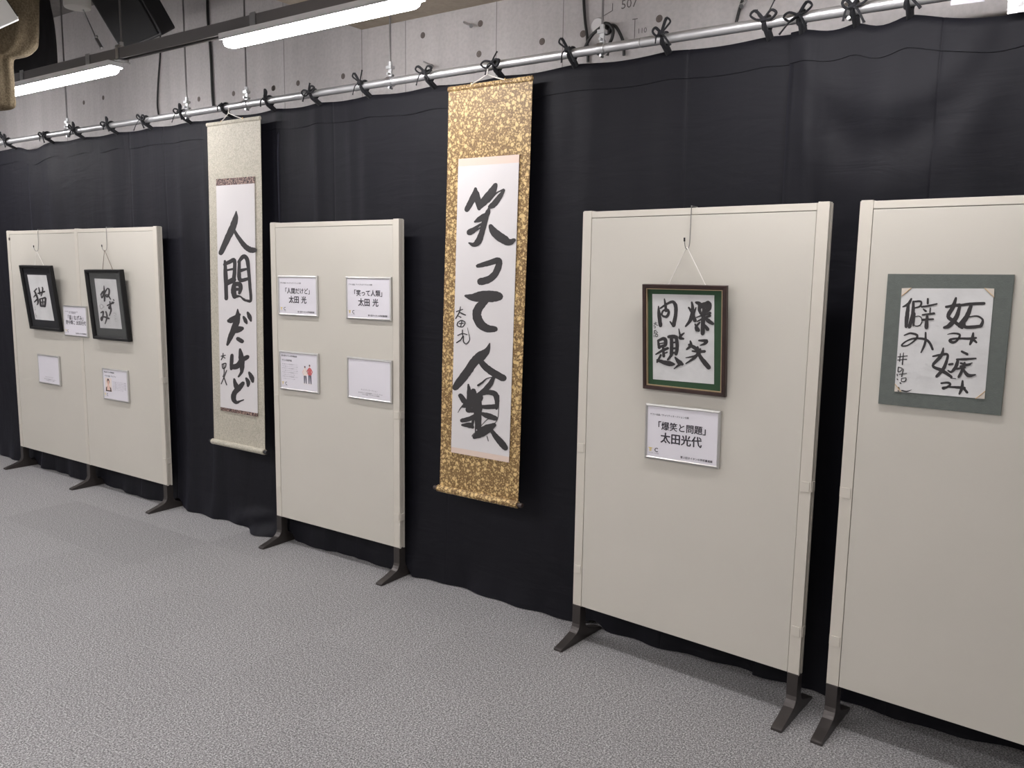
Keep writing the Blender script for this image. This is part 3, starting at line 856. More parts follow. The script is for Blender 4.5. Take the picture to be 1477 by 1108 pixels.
brush(pp, fr, [[(540, 222, 14), (548, 280, 24), (530, 375, 28), (485, 436, 12)], [(513, 268, 12), (535, 300, 20)], [(578, 270, 10), (556, 335, 22), (568, 385, 28)],
                [(580, 224, 20), (612, 240, 30), (608, 290, 24), (622, 325, 18)], [(610, 250, 30), (660, 240, 34), (690, 232, 36), (694, 275, 34), (650, 310, 26)], [(650, 245, 30), (646, 300, 20)], [(612, 262, 26), (690, 260, 26)],
                [(578, 358, 7), (640, 336, 16), (702, 318, 24)], [(588, 392, 9), (640, 366, 15), (704, 342, 18)], [(642, 300, 18), (642, 380, 30), (637, 500, 30)], [(650, 350, 16), (690, 388, 30), (728, 412, 22)],
                [(612, 402, 14), (578, 440, 16), (585, 470, 22)], [(570, 415, 10), (600, 470, 28)], [(658, 425, 16), (682, 462, 30)], [(690, 380, 26), (700, 395, 24)]], CD, yi)
brush(pp, fr, [[(527, 566, 12), (532, 605, 24), (495, 640, 13)], [(518, 600, 20), (560, 622, 28), (590, 645, 26)], [(604, 562, 14), (672, 566, 26), (650, 592, 20), (615, 604, 8)], [(592, 620, 16), (596, 650, 20)],
                [(545, 655, 12), (600, 660, 20), (655, 658, 20)], [(614, 640, 20), (572, 708, 22), (488, 766, 9)], [(488, 714, 6), (560, 702, 16), (612, 680, 18)], [(598, 676, 22), (640, 740, 32), (692, 800, 34)]], CD, yi)
brush(pp, fr, [[(245, 258, 9), (250, 330, 27), (262, 428, 28)], [(262, 275, 13), (320, 236, 17), (372, 218, 22), (398, 258, 28), (396, 340, 26), (378, 426, 30)], [(297, 192, 9), (305, 240, 18), (312, 300, 20)],
                [(272, 332, 14), (286, 298, 14), (322, 288, 18), (336, 315, 20), (318, 348, 20), (288, 346, 16), (274, 330, 12)], [(348, 394, 10), (376, 432, 18)]], CD, yi)
brush(pp, fr, [[(425, 458, 7), (436, 512, 16)], [(472, 496, 10), (444, 518, 20), (436, 538, 24), (466, 546, 16)]], CD, yi)
brush(pp, fr, [[(240, 560, 14), (252, 625, 24)], [(243, 562, 18), (298, 545, 26), (306, 600, 26), (258, 616, 18)], [(252, 590, 10), (300, 582, 10)], [(222, 684, 11), (278, 652, 20), (328, 630, 20)], [(286, 615, 18), (292, 700, 22)], [(290, 678, 10), (322, 666, 12)], [(266, 690, 16), (234, 752, 16)],
                [(236, 735, 18), (300, 757, 32), (350, 768, 36), (384, 772, 18)], [(335, 528, 22), (375, 526, 28), (405, 532, 28)], [(360, 540, 24), (362, 610, 26), (360, 685, 26)], [(405, 540, 24), (412, 620, 26), (402, 682, 24)], [(362, 582, 12), (408, 576, 15)], [(364, 632, 15), (408, 630, 15)], [(364, 672, 16), (402, 668, 16)],
                [(360, 692, 22), (328, 732, 14)], [(394, 712, 12), (432, 756, 36), (458, 772, 22)], [(435, 772, 22), (384, 812, 7)]], CD, yi)
brush(pp, fr, [[(203, 410, 4), (232, 405, 4)], [(218, 398, 4), (214, 418, 4), (203, 432, 4)], [(216, 416, 4), (237, 428, 5)], [(207, 440, 4), (218, 438, 4), (216, 450, 4), (207, 450, 4)], [(204, 478, 4), (226, 470, 4)], [(214, 468, 4), (206, 500, 5)], [(222, 480, 4), (238, 490, 5)], [(212, 492, 4), (232, 500, 4)], [(205, 512, 4), (206, 530, 5)], [(222, 505, 5), (238, 508, 4), (236, 526, 5), (220, 526, 5), (222, 508, 4)]], CD, yi, 'ink', 'signature')

# --- slate-grey mounted sheet on the right partition
CE0 = (1250, 380, 4.819); CE = (1290, 390, 5.54)
root = thing('mounted_sheet', 'slate-grey board with wrinkled white calligraphy sheet on the rightmost partition', 'calligraphy', on_panel('E', .101, .0012, 1.1555), PANEL['E'][2], ry=-R(.3))
bq = [(148, 73), (1028, 78), (932, 1058), (80, 975)]
pts = [loc_px(root, CE0[0] + x / CE0[2], CE0[1] + y / CE0[2], -.005) for x, y in bq]
bd = sheet(root, [(p.x, p.z) for p in pts], -.005, 0, 'mat_slate', 'backing_board')
yp = -.0064
pp = paper_from_px(root, root, [(245, 173), (887, 175), (820, 942), (193, 890)], CE0, yp, 'paper_rice', th=.0012)
for tri in ([(245, 173), (312, 170), (242, 228)], [(887, 175), (886, 235), (820, 172)], [(820, 942), (758, 940), (824, 888)], [(193, 890), (197, 838), (240, 893)]):
    pts = [loc_px(root, CE0[0] + x / CE0[2], CE0[1] + y / CE0[2], yp - .0008) for x, y in tri]
    o = sheet(root, [(p.x, p.z) for p in pts], yp - .0012, yp - .0002, 'tab_cream', 'corner_tab')
    a, b = pts[1], pts[2]
    MB().tube([(a.x, yp - .0014, a.z), (b.x, yp - .0014, b.z)], .0011, 6).build('gold_cord', 'pin_gold', o)
yi = yp - .0006
brush(pp, root, [[(492, 222, 16), (470, 290, 28), (430, 368, 26), (480, 410, 24), (542, 458, 22)], [(413, 292, 16), (470, 283, 20), (522, 275, 20)], [(525, 278, 18), (498, 368, 30), (442, 440, 30), (398, 458, 18)],
                  [(500, 284, 16), (600, 270, 20), (718, 264, 20)], [(612, 285, 24), (578, 370, 32), (525, 440, 36)], [(560, 385, 22), (566, 452, 24), (690, 446, 20)], [(588, 374, 8), (660, 366, 11), (706, 395, 15), (694, 442, 24)]], CE, yi)
brush(pp, root, [[(425, 512, 5), (472, 503, 11), (522, 515, 15), (505, 555, 15), (472, 576, 17), (442, 562, 20), (468, 548, 14), (530, 545, 14), (600, 546, 17), (654, 540, 13)], [(630, 502, 13), (622, 550, 24), (604, 592, 14)], [(630, 552, 20), (656, 576, 14)]], CE, yi)
brush(pp, root, [[(392, 622, 10), (374, 682, 24), (308, 762, 18), (380, 800, 24), (456, 852, 18)], [(308, 687, 11), (375, 675, 17), (424, 672, 16), (420, 715, 18), (392, 785, 24), (338, 848, 20)]
                 , [(538, 648, 14), (582, 670, 18)], [(498, 712, 12), (575, 710, 17), (652, 704, 10)], [(508, 715, 18), (492, 770, 24), (456, 812, 16), (428, 800, 9)], [(438, 752, 15), (466, 748, 15)], [(530, 742, 14), (575, 752, 12), (622, 740, 7)],
                  [(528, 768, 15), (606, 752, 14)], [(562, 738, 14), (546, 790, 20), (514, 852, 17)], [(498, 788, 14), (565, 776, 13)], [(550, 790, 14), (590, 840, 26), (648, 834, 9)], [(450, 862, 6), (490, 866, 6)]], CE, yi)
brush(pp, root, [[(374, 902, 12), (428, 898, 16), (446, 915, 14), (396, 946, 15), (386, 935, 8), (440, 932, 12), (510, 936, 18), (562, 940, 16)], [(545, 884, 13), (540, 940, 22), (520, 987, 14)], [(550, 940, 16), (582, 976, 17)]], CE, yi)
brush(pp, root, [[(136, 228, 13), (112, 268, 20), (68, 292, 9)], [(112, 272, 18), (102, 360, 28), (94, 450, 22)], [(155, 250, 12), (212, 250, 14), (206, 286, 13), (160, 302, 9)], [(152, 250, 16), (148, 350, 26), (120, 452, 24)], [(160, 345, 18), (152, 440, 14)],
                  [(165, 370, 6), (204, 368, 6), (222, 402, 7), (202, 440, 8), (160, 438, 6), (163, 372, 5)], [(268, 228, 13), (267, 264, 15)], [(218, 292, 12), (278, 283, 13), (340, 268, 11)], [(232, 310, 9), (252, 326, 15)], [(288, 302, 9), (285, 335, 10)],
                  [(226, 356, 12), (318, 344, 15)], [(224, 396, 17), (312, 390, 11)], [(262, 368, 17), (256, 456, 28)]], CE, yi)
brush(pp, root, [[(78, 520, 8), (130, 503, 13), (182, 520, 16), (165, 558, 13), (105, 600, 9), (58, 602, 12), (90, 570, 10), (155, 545, 13), (240, 550, 17), (282, 580, 17), (306, 632, 16)], [(250, 497, 12), (246, 580, 17), (213, 657, 9)]], CE, yi)
brush(pp, root, [[(28, 692, 6), (104, 684, 6)], [(26, 717, 6), (98, 711, 6)], [(48, 665, 6), (42, 727, 7)], [(73, 660, 6), (64, 752, 9)], [(32, 774, 7), (30, 810, 7), (52, 804, 6), (62, 784, 6), (34, 774, 6)], [(40, 832, 6), (98, 824, 6)], [(72, 788, 6), (58, 850, 7)],
                  [(56, 866, 6), (92, 860, 6), (86, 886, 7), (58, 888, 6), (57, 866, 5)], [(22, 830, 7), (24, 842, 7)], [(22, 868, 7), (28, 874, 7)], [(46, 898, 9), (52, 904, 9)], [(34, 936, 8), (38, 944, 8)], [(30, 960, 6), (36, 966, 6)], [(60, 960, 9), (98, 968, 9), (138, 955, 3)]], CE, yi, 'ink', 'signature')

# ------------------------------------------------------------------ hanging scrolls
def scroll(x0, off, z0, wd, ht, tilt, rot, label, cloth, paper_quad, band_m, bands, cord_m, knob_m, hook_u):
    root = thing('hanging_scroll', label, 'hanging scroll', (x0, -off, z0), 0, rx=R(tilt), ry=-R(rot), group='hanging scrolls in front of the curtain')
    # cloth body, very slightly waved
    rows = []
    for j in range(41):
        z = ht * j / 40
        rows.append([(wd * i / 8, .0014 * math.sin(z * 5 + 1) + .0012 * math.cos(i * .8), z) for i in range(9)])
    back = [[(x, y + .0022, z) for x, y, z in r] for r in rows]
    mb = MB().grid(rows); mb.grid(back)
    edge = [r[0] for r in rows]; edb = [r[0] for r in back]
    mb.add(edge + edb, [(i, i + 1, 42 + i - 1 + 1, 41 + i) for i in range(40)])
    edge = [r[-1] for r in rows]; edb = [r[-1] for r in back]
    mb.add(edge + edb, [(i, i + 1, 42 + i, 41 + i) for i in range(40)])
    body = mb.build('cloth_body', cloth, root, fixn=False)
    yf = -.0048
    px = [loc_px(root, u, v, yf) for u, v in paper_quad]
    xl = (px[0].x + px[3].x) / 2; xr = (px[1].x + px[2].x) / 2; zt = (px[0].z + px[1].z) / 2; zb = (px[2].z + px[3].z) / 2
    pap = MB().box(xl, xr, yf, yf + .003, zb, zt).build('paper', 'paper_scroll', body)
    for z0_, z1_ in ((zt, zt + bands[0]), (zb - bands[1], zb)):
        MB().box(xl, xr, yf + .0002, yf + .003, z0_, z1_).build('trim_band', band_m, body)
    # top stave
    MB().prism([(-.006 * math.cos(q) - .001, ht - .008 + .011 * math.sin(q)) for q in [2 * math.pi * k / 14 for k in range(14)]], 'x', -.002, wd + .002, True).build('top_stave', cloth, root)
    # roller with knobs
    MB().tube([(-.004, -.004, 0), (wd + .004, -.004, 0)], .0165, 18).build('roller', cloth, root)
    for a, b in ((-.004, -.028), (wd + .004, wd + .028)):
        MB().tube([(a, -.004, 0), ((a * .6 + b * .4), -.004, 0), ((a * .2 + b * .8), -.004, 0), (b, -.004, 0)], [.010, .0105, .0115, .010], 14).build('roller_knob', knob_m, root)
    # hanging cord up to the rail tie
    inv = ROOTM[root.name].inverted()
    ap = inv @ Vector((s_at(hook_u), -RR - .008, ZR - .040))
    L = Vector((wd * .29, -.004, ht)); Rr = Vector((wd * .69, -.004, ht))
    MB().tube([L, L + (ap - L) * .5 + Vector((0, 0, -.002)), ap, ap + (Rr - ap) * .5 + Vector((0, 0, -.002)), Rr], .0026, 6).tube([ap, ap + Vector((.002, .002, .03))], .003, 6).build('hanging_cord', cord_m, root)
    for e in (L, Rr): MB().tube([e + Vector((0, 0, -.004)), e + Vector((0, 0, .006))], .0032, 6).build('cord_eye', 'pin_gold', root)
    return root, pap, yf - .0006

S1A = (280, 150, 4.102); S1B = (290, 400, 4.264)
def cc(pts, src, dst):
    return [(((x / src[2] + src[0]) - dst[0]) * dst[2], ((y / src[2] + src[1]) - dst[1]) * dst[2], w_ * dst[2] / src[2]) for x, y, w_ in pts]
q1 = [(311.6, 268.2), (365.9, 264.6), (372.2, 596), (318.2, 587.5)]
sc, pap, yi = scroll(-2.133, .055, .520, .467, 1.853, -.71, -.22, 'cream-bordered hanging scroll with five large brush characters', DAM, q1, TRIM, (.038, .020), 'cord_white', 'black_plastic', 335)
brush(pap, sc, [[(249, 636, 6), (244, 680, 27), (226, 735, 33), (195, 800, 31), (158, 882, 24)], [(234, 742, 14), (262, 790, 19), (298, 838, 25), (330, 862, 29), (356, 865, 26)]], S1A, yi)
brush(pap, sc, [[(182, 930, 12), (186, 1000, 20), (189, 1080, 19), (190, 1152, 19)], [(180, 950, 16), (215, 932, 20), (238, 924, 18), (240, 980, 18), (234, 1045, 20)], [(190, 985, 10), (232, 976, 11)], [(192, 1060, 26), (235, 1040, 26)],
                 [(263, 935, 14), (292, 903, 22), (314, 922, 20), (324, 1000, 16), (331, 1085, 15), (336, 1160, 14), (318, 1168, 9), (292, 1152, 8)], [(268, 930, 14), (266, 1000, 18), (274, 1042, 20), (320, 1034, 15)], [(268, 988, 18), (312, 976, 11)],
                 [(236, 1072, 20), (234, 1108, 26), (240, 1140, 24)], [(240, 1066, 22), (268, 1066, 22), (276, 1090, 20), (268, 1120, 14)], [(238, 1098, 16), (272, 1096, 14)], [(240, 1140, 20), (272, 1138, 8), (298, 1160, 11), (325, 1164, 10)]], S1A, yi)
brush(pap, sc, [[(172, 268, 22), (190, 262, 30), (236, 230, 16)], [(225, 197, 6), (224, 250, 30), (205, 312, 32), (180, 370, 26), (162, 415, 13)], [(206, 328, 30), (232, 320, 32), (252, 315, 22)], [(226, 378, 20), (252, 394, 22)], [(262, 244, 12), (274, 268, 20), (281, 284, 10)], [(287, 217, 12), (299, 243, 22), (307, 268, 11)]], S1B, yi)
brush(pap, sc, [[(190, 480, 18), (187, 530, 19), (185, 565, 13)], [(190, 552, 26), (225, 545, 28), (250, 512, 26), (286, 490, 22)], [(240, 443, 12), (247, 490, 28), (252, 540, 26), (249, 582, 17), (230, 612, 9)]], S1B, yi)
brush(pap, sc, [[(204, 627, 11), (213, 662, 24), (228, 690, 26)], [(258, 652, 20), (235, 680, 28), (206, 712, 27), (200, 748, 25), (217, 770, 18), (240, 762, 9), (262, 754, 6)], [(278, 622, 12), (290, 645, 20), (289, 668, 14)], [(296, 587, 13), (311, 614, 24), (318, 642, 14)]], S1B, yi)
brush(pap, sc, [[(123, 486, 5), (150, 480, 5)], [(136, 468, 5), (133, 490, 5), (124, 508, 5)], [(135, 488, 4), (148, 498, 5)], [(130, 535, 6), (153, 530, 6), (148, 556, 6), (134, 560, 6), (130, 535, 5)], [(140, 530, 4), (142, 590, 5), (134, 612, 4)], [(150, 590, 4), (159, 570, 4), (146, 605, 5), (124, 656, 5)], [(140, 612, 5), (158, 662, 6)]], S1B, yi, 'ink', 'signature')

S2A = (640, 250, 5.829); S2B = (620, 400, 6.156); S2C = (620, 540, 5.276)
q2 = [(660, 240.5), (747.5, 234.5), (735, 658.5), (651.5, 645.5)]
sc, pap, yi = scroll(-.362, .075, .525, .454, 1.857, -1.47, -.25, 'gold brocade hanging scroll with five large brush characters', BROC, q2, 'paper_pink', (.034, .026), 'cord_white', 'roller_wood', 708)
brush(pap, sc, [[(268, 130, 22), (262, 170, 38), (235, 230, 44), (194, 306, 36)], [(275, 160, 34), (286, 230, 44), (298, 300, 24)], [(300, 290, 30), (340, 235, 54), (400, 165, 56), (436, 98, 32)], [(508, 142, 16), (470, 200, 36), (420, 262, 42), (388, 282, 30)], [(352, 256, 9), (420, 180, 9), (505, 134, 10)], [(380, 245, 6), (450, 165, 7), (512, 140, 7)],
                 [(380, 298, 18), (365, 345, 36), (310, 382, 42), (262, 408, 14)], [(218, 496, 46), (250, 478, 38), (300, 436, 16), (358, 404, 14)], [(250, 495, 14), (320, 450, 10), (350, 420, 10)], [(370, 320, 28), (342, 420, 40), (320, 500, 38), (292, 572, 46), (255, 600, 32), (214, 586, 12)],
                 [(396, 446, 34), (430, 500, 56), (500, 552, 62), (552, 580, 46), (592, 562, 28)]], S2A, yi)
brush(pap, sc, [[(285, 780, 26), (340, 765, 36), (420, 742, 40), (458, 735, 44), (464, 768, 46), (436, 840, 46), (380, 892, 50), (308, 912, 50)]], S2A, yi)
brush(pap, sc, [[(316, 165, 18), (380, 178, 54), (470, 172, 84), (560, 170, 82), (612, 170, 66)], [(496, 205, 50), (436, 270, 64), (416, 330, 66), (440, 400, 68), (500, 452, 58), (580, 460, 42)]], S2B, yi)
brush(pap, sc, [[(532, 586, 8), (508, 650, 44), (455, 700, 72), (400, 745, 66), (340, 830, 62), (280, 910, 62), (226, 980, 48)], [(446, 742, 38), (500, 802, 50), (570, 852, 52), (652, 896, 52)]], S2B, yi)
brush(pap, sc, [[(232, 162, 30), (262, 205, 36)], [(293, 78, 12), (300, 140, 30), (302, 210, 40)], [(332, 126, 34), (334, 190, 62), (360, 250, 66), (364, 300, 46), (366, 390, 34)], [(252, 244, 20), (300, 222, 62), (370, 180, 62)], [(296, 268, 44), (332, 282, 18)], [(214, 292, 3), (240, 250, 8), (275, 232, 12)],
                 [(244, 352, 26), (300, 340, 30), (352, 308, 20)], [(336, 320, 18), (322, 395, 16)], [(246, 386, 14), (305, 388, 36), (326, 402, 22)],
                 [(486, 22, 22), (456, 80, 34), (402, 135, 32), (362, 172, 42)], [(398, 142, 30), (450, 136, 30), (498, 152, 36), (512, 205, 30), (508, 262, 16)], [(372, 170, 38), (372, 280, 36), (370, 405, 36)], [(385, 246, 20), (440, 248, 28), (506, 245, 30)], [(390, 296, 16), (440, 315, 36), (502, 336, 30)],
                 [(340, 478, 26), (378, 452, 52), (430, 420, 58), (490, 386, 30)], [(472, 430, 24), (510, 482, 36), (550, 527, 42), (576, 560, 36)], [(368, 84, 14), (400, 62, 12), (432, 34, 7), (472, 22, 5)], [(352, 300, 6), (348, 440, 8)]], S2C, yi)
for st in ([(526, 160, 5), (520, 320, 6), (495, 372, 6)], [(394, 388, 5), (440, 342, 7), (470, 340, 5)], [(435, 472, 7), (445, 508, 6)], [(322, 470, 9), (345, 450, 14), (360, 465, 8)]):
    brush(pap, sc, [st], S2C, yi, 'ink_dry', 'dry_brush_mark')
brush(pap, sc, [[(236, 306, 9), (292, 285, 7)], [(272, 260, 5), (262, 310, 10), (230, 367, 9)], [(262, 310, 8), (290, 325, 11), (317, 336, 9)], [(254, 345, 7), (276, 356, 9)], [(250, 400, 9), (245, 430, 8), (290, 441, 8), (313, 402, 8), (280, 384, 9), (250, 400, 7)], [(262, 412, 8), (298, 408, 8)], [(285, 390, 7), (275, 437, 7)],
                 [(248, 516, 7), (290, 500, 7), (332, 510, 7)], [(290, 468, 7), (290, 512, 8)], [(296, 520, 9), (275, 555, 9), (238, 581, 9)], [(300, 524, 8), (300, 572, 8), (325, 591, 8), (354, 556, 7), (345, 500, 4), (334, 448, 3)]], S2B, yi, 'ink', 'signature')

# ------------------------------------------------------------------ LED lamps on grey channel
LZ, LY = 2.528, -.61          # underside height and distance from the rail line
def lamp(xa, xb, y, label, n_hang=2, zt=ZC, group='LED batten lamps', lip=.030):
    root = thing('batten_lamp', label, 'ceiling lamp', ((xa + xb) / 2, y, LZ), group=group)
    h = (xb - xa) / 2; r = .034
    prof = [(-r, .034), (-r * .985, .022), (-r * .86, .010), (-r * .55, .002), (0, 0), (r * .55, .002), (r * .86, .010), (r * .985, .022), (r, .034)]
    secs = []
    for x, k in ((-h, .25), (-h + .006, .62), (-h + .018, .88), (-h + .034, 1.), (h - .034, 1.), (h - .018, .88), (h - .006, .62), (h, .25)):
        secs.append([(x, a * k, .034 - (.034 - b) * (.35 + .65 * k)) for a, b in prof])
    mb = MB().grid(secs)
    n = len(prof)
    mb.add(secs[0], [tuple(range(n))]); mb.add(secs[-1], [tuple(range(n))])
    mb.build('diffuser', 'lamp_glow', root)
    hb = MB().box(-h - .002, h + .002, -r - .006, r + .006, .0345, .058)
    for a_, b_ in ((-r - .006, -r - .003), (r + .003, r + .006)): hb.box(-h - .002, h + .002, a_, b_, lip, .036)
    hb.build('housing', 'lamp_white', root)
    for sx in (-h * .62, h * .62):
        for sy in (-.0255, .0255): MB().box(sx - .018, sx + .018, sy - .0015, sy + .0015, .0585, .118).build('bracket', 'zinc', root)
    return root
# channel
def channel(xa, xb, y, label, hang, group='grey lighting channels'):
    root = thing('lighting_channel', label, 'lighting channel', ((xa + xb) / 2, y, LZ + .0585), group=group)
    h = (xb - xa) / 2
    MB().prism([(-.022, .052), (-.022, .0), (-.012, 0), (-.012, .004), (-.018, .004), (-.018, .048), (.018, .048), (.018, .004), (.012, .004), (.012, 0), (.022, 0), (.022, .052)], 'x', -h, h).build('channel', 'rail_grey', root)
    for x in hang:
        lx = x - (xa + xb) / 2
        top = (SOF if x > SOFX else ZC) - LZ - .0585
        r_ = MB().tube([(lx, 0, .05), (lx, 0, top)], .0052, 8).build('hanger_rod', 'rail_grey', root)
        MB().box(lx - .012, lx + .012, -.028, .028, -.006, .0).box(lx - .012, lx + .012, -.028, -.0235, -.006, .062).box(lx - .012, lx + .012, .0235, .028, -.006, .062).box(lx - .012, lx + .012, -.028, .028, .058, .066).tube([(lx, 0, .066), (lx, 0, .085)], .010, 6).tube([(lx, -.04, -.010), (lx, .04, -.010)], .004, 6).build('channel_clamp', 'zinc', r_)
    return root
pL = on_z(147, 76, LZ + .07)
channel(-5.6, 1.6, LY, 'grey metal channel carrying the two lit lamps above the curtain', [-4.2, pL.x, .2, 1.4])
lamp(-1.160, -.030, LY, 'lit LED batten lamp hanging at the top centre of the picture')
lamp(-3.180, -2.055, LY, 'lit LED batten lamp at the top left beside the tan cloth')
lamp(-5.20, -4.07, LY, 'lit LED batten lamp beyond the left edge on the same channel')
LAMP3 = True
if LAMP3: lamp(.865, 1.995, LY, 'lit LED batten lamp above the two right partitions, outside the picture')
for y, where in ((-2.7, 'middle'), (-3.9, 'rear half'), (-5.1, 'rear end')):  # unseen lamp rows, extra ones added to fill the partitions from the front
    channel(-7.6, 3.2, y, 'unseen grey metal lighting channel over the ' + where + ' of the room', [-6.2, -4.2, -2., .2, 2.4])
    for xa in (-7.22, -5.20, -3.18, -1.16, .865):  # farthest left lamp of each row added to brighten the double partition
        lamp(xa, xa + 1.13, y, 'unseen LED batten fill lamp over the ' + where + ' of the room, ' + {-7.22: 'farthest left', -5.20: 'fourth from the right', -3.18: 'third from the right', -1.16: 'second from the right', .865: 'rightmost'}[xa], group='unseen fill lamps over the open floor', lip=.008)  # deeper lip shaped to keep this fill off the upper wall

# ------------------------------------------------------------------ things under the ceiling on the left
def facing(c, tilt, side, lift):
    """axes of a box hung at c: long axis leaning by tilt, front turned aside and lifted from the line of sight"""
    fw = (c - CAM).normalized(); rt = fw.cross(Vector((0, 0, 1))).normalized(); up = rt.cross(fw)
    z = (up * math.cos(tilt) - rt * math.sin(tilt)).normalized()
    nrm = -fw * math.cos(side) - rt * math.sin(side) - up * math.sin(lift)
    y = -(nrm - z * nrm.dot(z)).normalized(); x = y.cross(z)
    return Matrix(((x.x, y.x, z.x, c.x), (x.y, y.y, z.y, c.y), (x.z, y.z, z.z, c.z), (0, 0, 0, 1)))
# loudspeaker
sp_y = -.25
c0 = on_y(184, -2, sp_y)
spk = thing('loudspeaker', 'black loudspeaker hung tilted under the ceiling at top left', 'loudspeaker', c0, R(18), rx=R(38), ry=R(0))
spk.matrix_world = facing(c0, R(30), R(38), 0)
MB().prism([(-.15, -.10), (.15, -.10), (.15, .05), (.10, .13), (-.10, .13), (-.15, .05)], 'z', -.23, .23).build('cabinet', 'black_plastic', spk, bevel=.008)
MB().box(-.135, .135, -.112, -.1005, -.215, .215).build('grille', 'black_grille', spk, bevel=.006)
MB().box(-.012, .012, .13, .30, -.012, .012).box(-.04, .04, .125, .136, -.06, .06).build('wall_bracket', 'black_plastic', spk)
# cables
def cable(pts, r, label, m='cable_black', name='cable'):
    return tag(MB().tube(spline([tuple(p) for p in pts], 6), r, 8).build(name, m), label, 'cable', 'cables on the concrete wall')
yb = YB - .012
cable([on_y(231, 30, yb - .05), on_y(231, 75, yb), on_y(228, 120, yb), on_y(227, 150, yb), on_y(229, 168, yb)], .0055, 'thin black cable hanging down the wall from the loudspeaker')
cable([on_y(299, 0, yb), on_y(300, 30, yb), on_y(304, 80, yb), on_y(306, 130, yb), on_y(308, 158, yb)], .008, 'dark cable down the concrete wall behind the left end of the centre lamp')
cable([on_y(841, -30, yb), on_y(842, 0, yb), on_y(844, 30, yb), on_y(847, 55, yb), on_y(848, 90, yb)], .0065, 'straight black cable on the wall left of the round cover plate')
cable([on_y(843, 70, yb - .02), on_y(853, 52, yb - .02), on_y(866, 40, yb - .03), on_y(876, 34, yb - .03), on_y(884, 42, yb - .03), on_y(883, 54, yb - .03), on_y(878, 66, yb - .02), on_y(876, 80, yb - .02)], .007, 'looped black cable around the round cover plate')
cable([on_y(872, 38, yb - .01), on_y(886, 37, yb - .012), on_y(894, 48, yb - .012), on_y(899, 62, yb), on_y(900, 80, yb)], .007, 'black cable curving down to the right of the round cover plate')
cable([on_y(1071, 0, yb), on_y(1066, 16, yb), on_y(1060, 40, yb)], .006, 'short black cable on the wall above the right partition')
p = on_y(863, 37, YB - .0005)
rd = thing('cover_plate', 'round pale cover plate on the concrete wall behind the pipe clamp', 'cover plate', p)
MB().tube([(0, 0, 0), (0, -.006, 0), (0, -.009, 0)], [.033, .033, .028], 24).build('plate', 'cover_white', rd)
p = on_y(876, 42, YB - .0005)
rd = thing('cable_outlet', 'dark round cable outlet with cables beside the pale cover plate', 'outlet', p)
MB().tube([(0, 0, 0), (0, -.02, 0)], .026, 20).build('housing', 'black_plastic', rd)
MB().tube([(0, -.02, 0), (0, -.03, 0)], .014, 16).build('gland', 'cable_black', rd)

# white spotlight cylinder at the top
pc = on_y(111, 0, LY + .06)
sl = thing('spotlight', 'white cylinder spotlight pointing down at the top left edge', 'spotlight', pc)
mb = MB(); mb.tube([(0, 0, .20), (0, 0, -.035), (0, 0, -.042)], [.068, .068, .064], 28)
mb.build('housing', 'shell_white', sl)
MB().tube([(0, 0, .2), (0, 0, ZC - pc.z)], .008, 10).build('stem', 'shell_white', sl)
a = on_y(120, 14, LY + .06); b = on_y(139, 56, LY + .03)
MB().tube([(0, 0, -.0425), (0, 0, -.0435)], .055, 24).build('lens', 'shell_white', sl)
st = thing('safety_rod', 'thin steel rod slanting from the spotlight down to the channel clamp', 'rod', b)
MB().tube([(0, 0, 0), a - b], .0030, 8).build('rod', 'zinc', st)
e = on_y(147, 70, LY + .02) - b
MB().tube([(0, 0, 0), e], .0085, 8).tube([Vector((-.012, 0, .006)), Vector((.008, 0, .012))], .006, 8).build('turnbuckle', 'zinc', st)

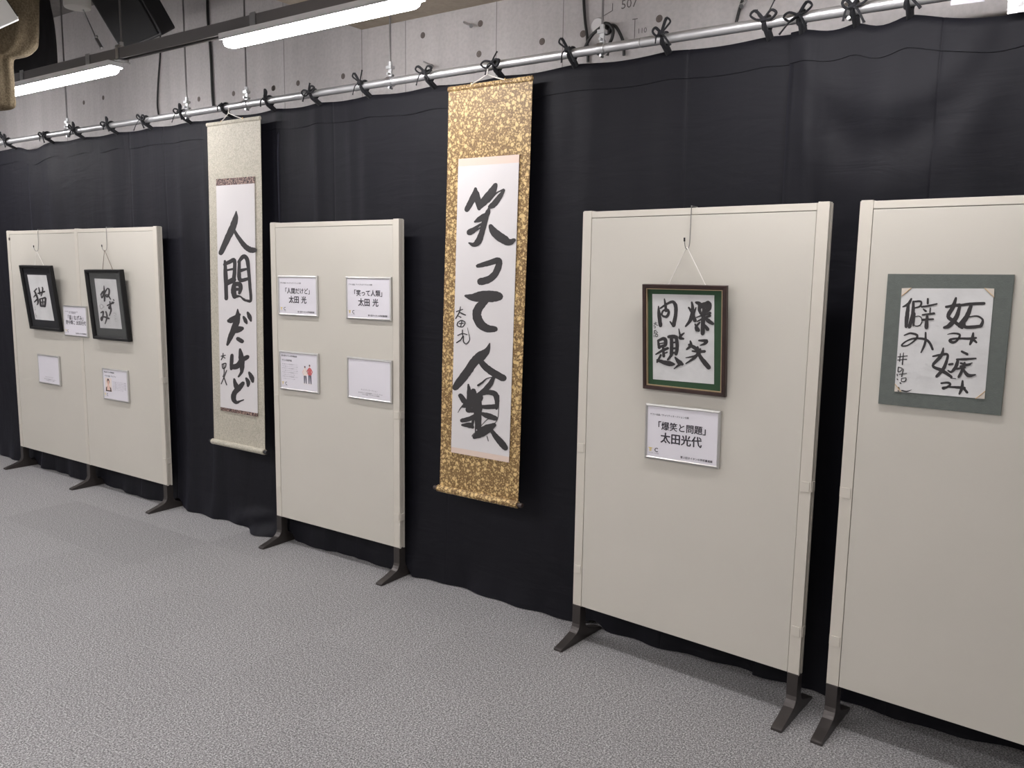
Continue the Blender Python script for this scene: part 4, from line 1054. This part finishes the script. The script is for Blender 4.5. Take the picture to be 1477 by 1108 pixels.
# tan cloth bundle
by = -1.05
def bundle(prof, y, name, label, cat, m, lump, depth):
    """prof: rows of (v, u_left, u_right) pixels at distance y, giving a lumpy hanging bundle"""
    p0 = on_y((prof[-1][1] + prof[-1][2]) / 2, prof[-1][0], y)
    root = thing(name, label, cat, p0)
    ex = Vector((p0.y - CAM.y, CAM.x - p0.x, 0)).normalized(); ey = Vector((p0.x - CAM.x, p0.y - CAM.y, 0)).normalized()
    rows = []
    for i, (v, ul, ur) in enumerate(spline([tuple(q) for q in prof], 5)):
        c = on_plane((ul + ur) / 2, v, p0, ey)
        h = (ur - ul) / 2 / F * (c - CAM).dot(FW)
        c = c - p0
        c.z = min(c.z, ZC - .01 - p0.z)
        ring = []
        for k in range(48):
            q = 2 * math.pi * k / 48
            f = 1 + lump * (noise.noise(Vector((math.cos(q) * 3.5, math.sin(q) * 3.5, c.z * 4))) + .6 * noise.noise(Vector((math.cos(q) * 9, math.sin(q) * 9, c.z * 2.5))))
            f += lump * .5 * abs(math.sin(q * 5 + 3 * noise.noise(Vector((q, c.z * 2, 3))))) * (1 if depth < .6 else 0)
            P = c + ex * (h * math.cos(q) * (1 + (f - 1) * .25)) + ey * (h * depth * math.sin(q) * f)
            ring.append(tuple(P))
        rows.append(ring + [ring[0]])
    mb = MB().grid(rows)
    mb.add(rows[-1][:-1], [tuple(range(48))])
    mb.build('cloth', m, root)
    return root
bundle([(-330, -60, 40), (-200, -70, 44), (-100, -75, 46), (-40, -75, 45), (-10, -74, 45), (20, -74, 44), (45, -72, 43), (58, -70, 42), (66, -68, 37), (73, -64, 30), (77, -58, 22), (80, -57, 13), (90, -57, 11.5), (110, -57, 13), (130, -56, 14), (148, -54, 14.5), (154, -48, 11), (157, -40, 2)], by, 'cloth_bundle', 'tan rough cloth bundle hanging at the top left corner', 'cloth', BURLAP, .35, .5)
bundle([(-200, 30, 55), (-100, 30, 62), (-30, 30, 67), (0, 30, 69), (30, 28, 74), (60, 25, 77), (85, 20, 78), (105, 16, 78), (112, 20, 74)], -.35, 'black_drape', 'black drape hanging behind the tan cloth bundle', 'cloth', 'black_cloth', .25, .5)
# white box in front of the bundle
wp = on_y(-15, 20, by - .30)
bx = thing('wall_box', 'white angular box sticking out in front of the tan cloth', 'box', wp)
bx.matrix_world = facing(wp, R(-58), R(12), 0)
MB().box(-.06, .060, -.03, .03, -.13, .085).build('shell', 'shell_white', bx, bevel=.004)
MB().box(-.05, .05, -.02, .02, .0855, .0885).build('end_plate', 'black_plastic', bx)

# silver tapes on the curtain's upper edge at the right
for (u0, v0, u1, v1), m, lab in (((1371, -14, 1420, 5), 'pale_tape', 'pale lavender tape patch on the upper edge of the right curtain'), ((1453, -16, 1500, 17), 'silver_tape', 'shiny silver tape patch at the top right corner on the curtain')):
    y = -.012
    q = [on_y(u0, v1 + 3, y), on_y(u1, v1 - 3, y), on_y(u1, v0, y), on_y(u0 + 2, v0, y)]
    rows = []
    for j in range(7):
        r_ = []
        for i in range(9):
            a = q[0].lerp(q[1], i / 8); b = q[3].lerp(q[2], i / 8); P = a.lerp(b, j / 6)
            r_.append((P.x, P.y - .004 * noise.noise(Vector((P.x * 30, P.z * 30, 1))), P.z))
        rows.append(r_)
    tag(MB().grid(rows).build('tape_patch', m, fixn=False), lab, 'tape', 'tape patches')
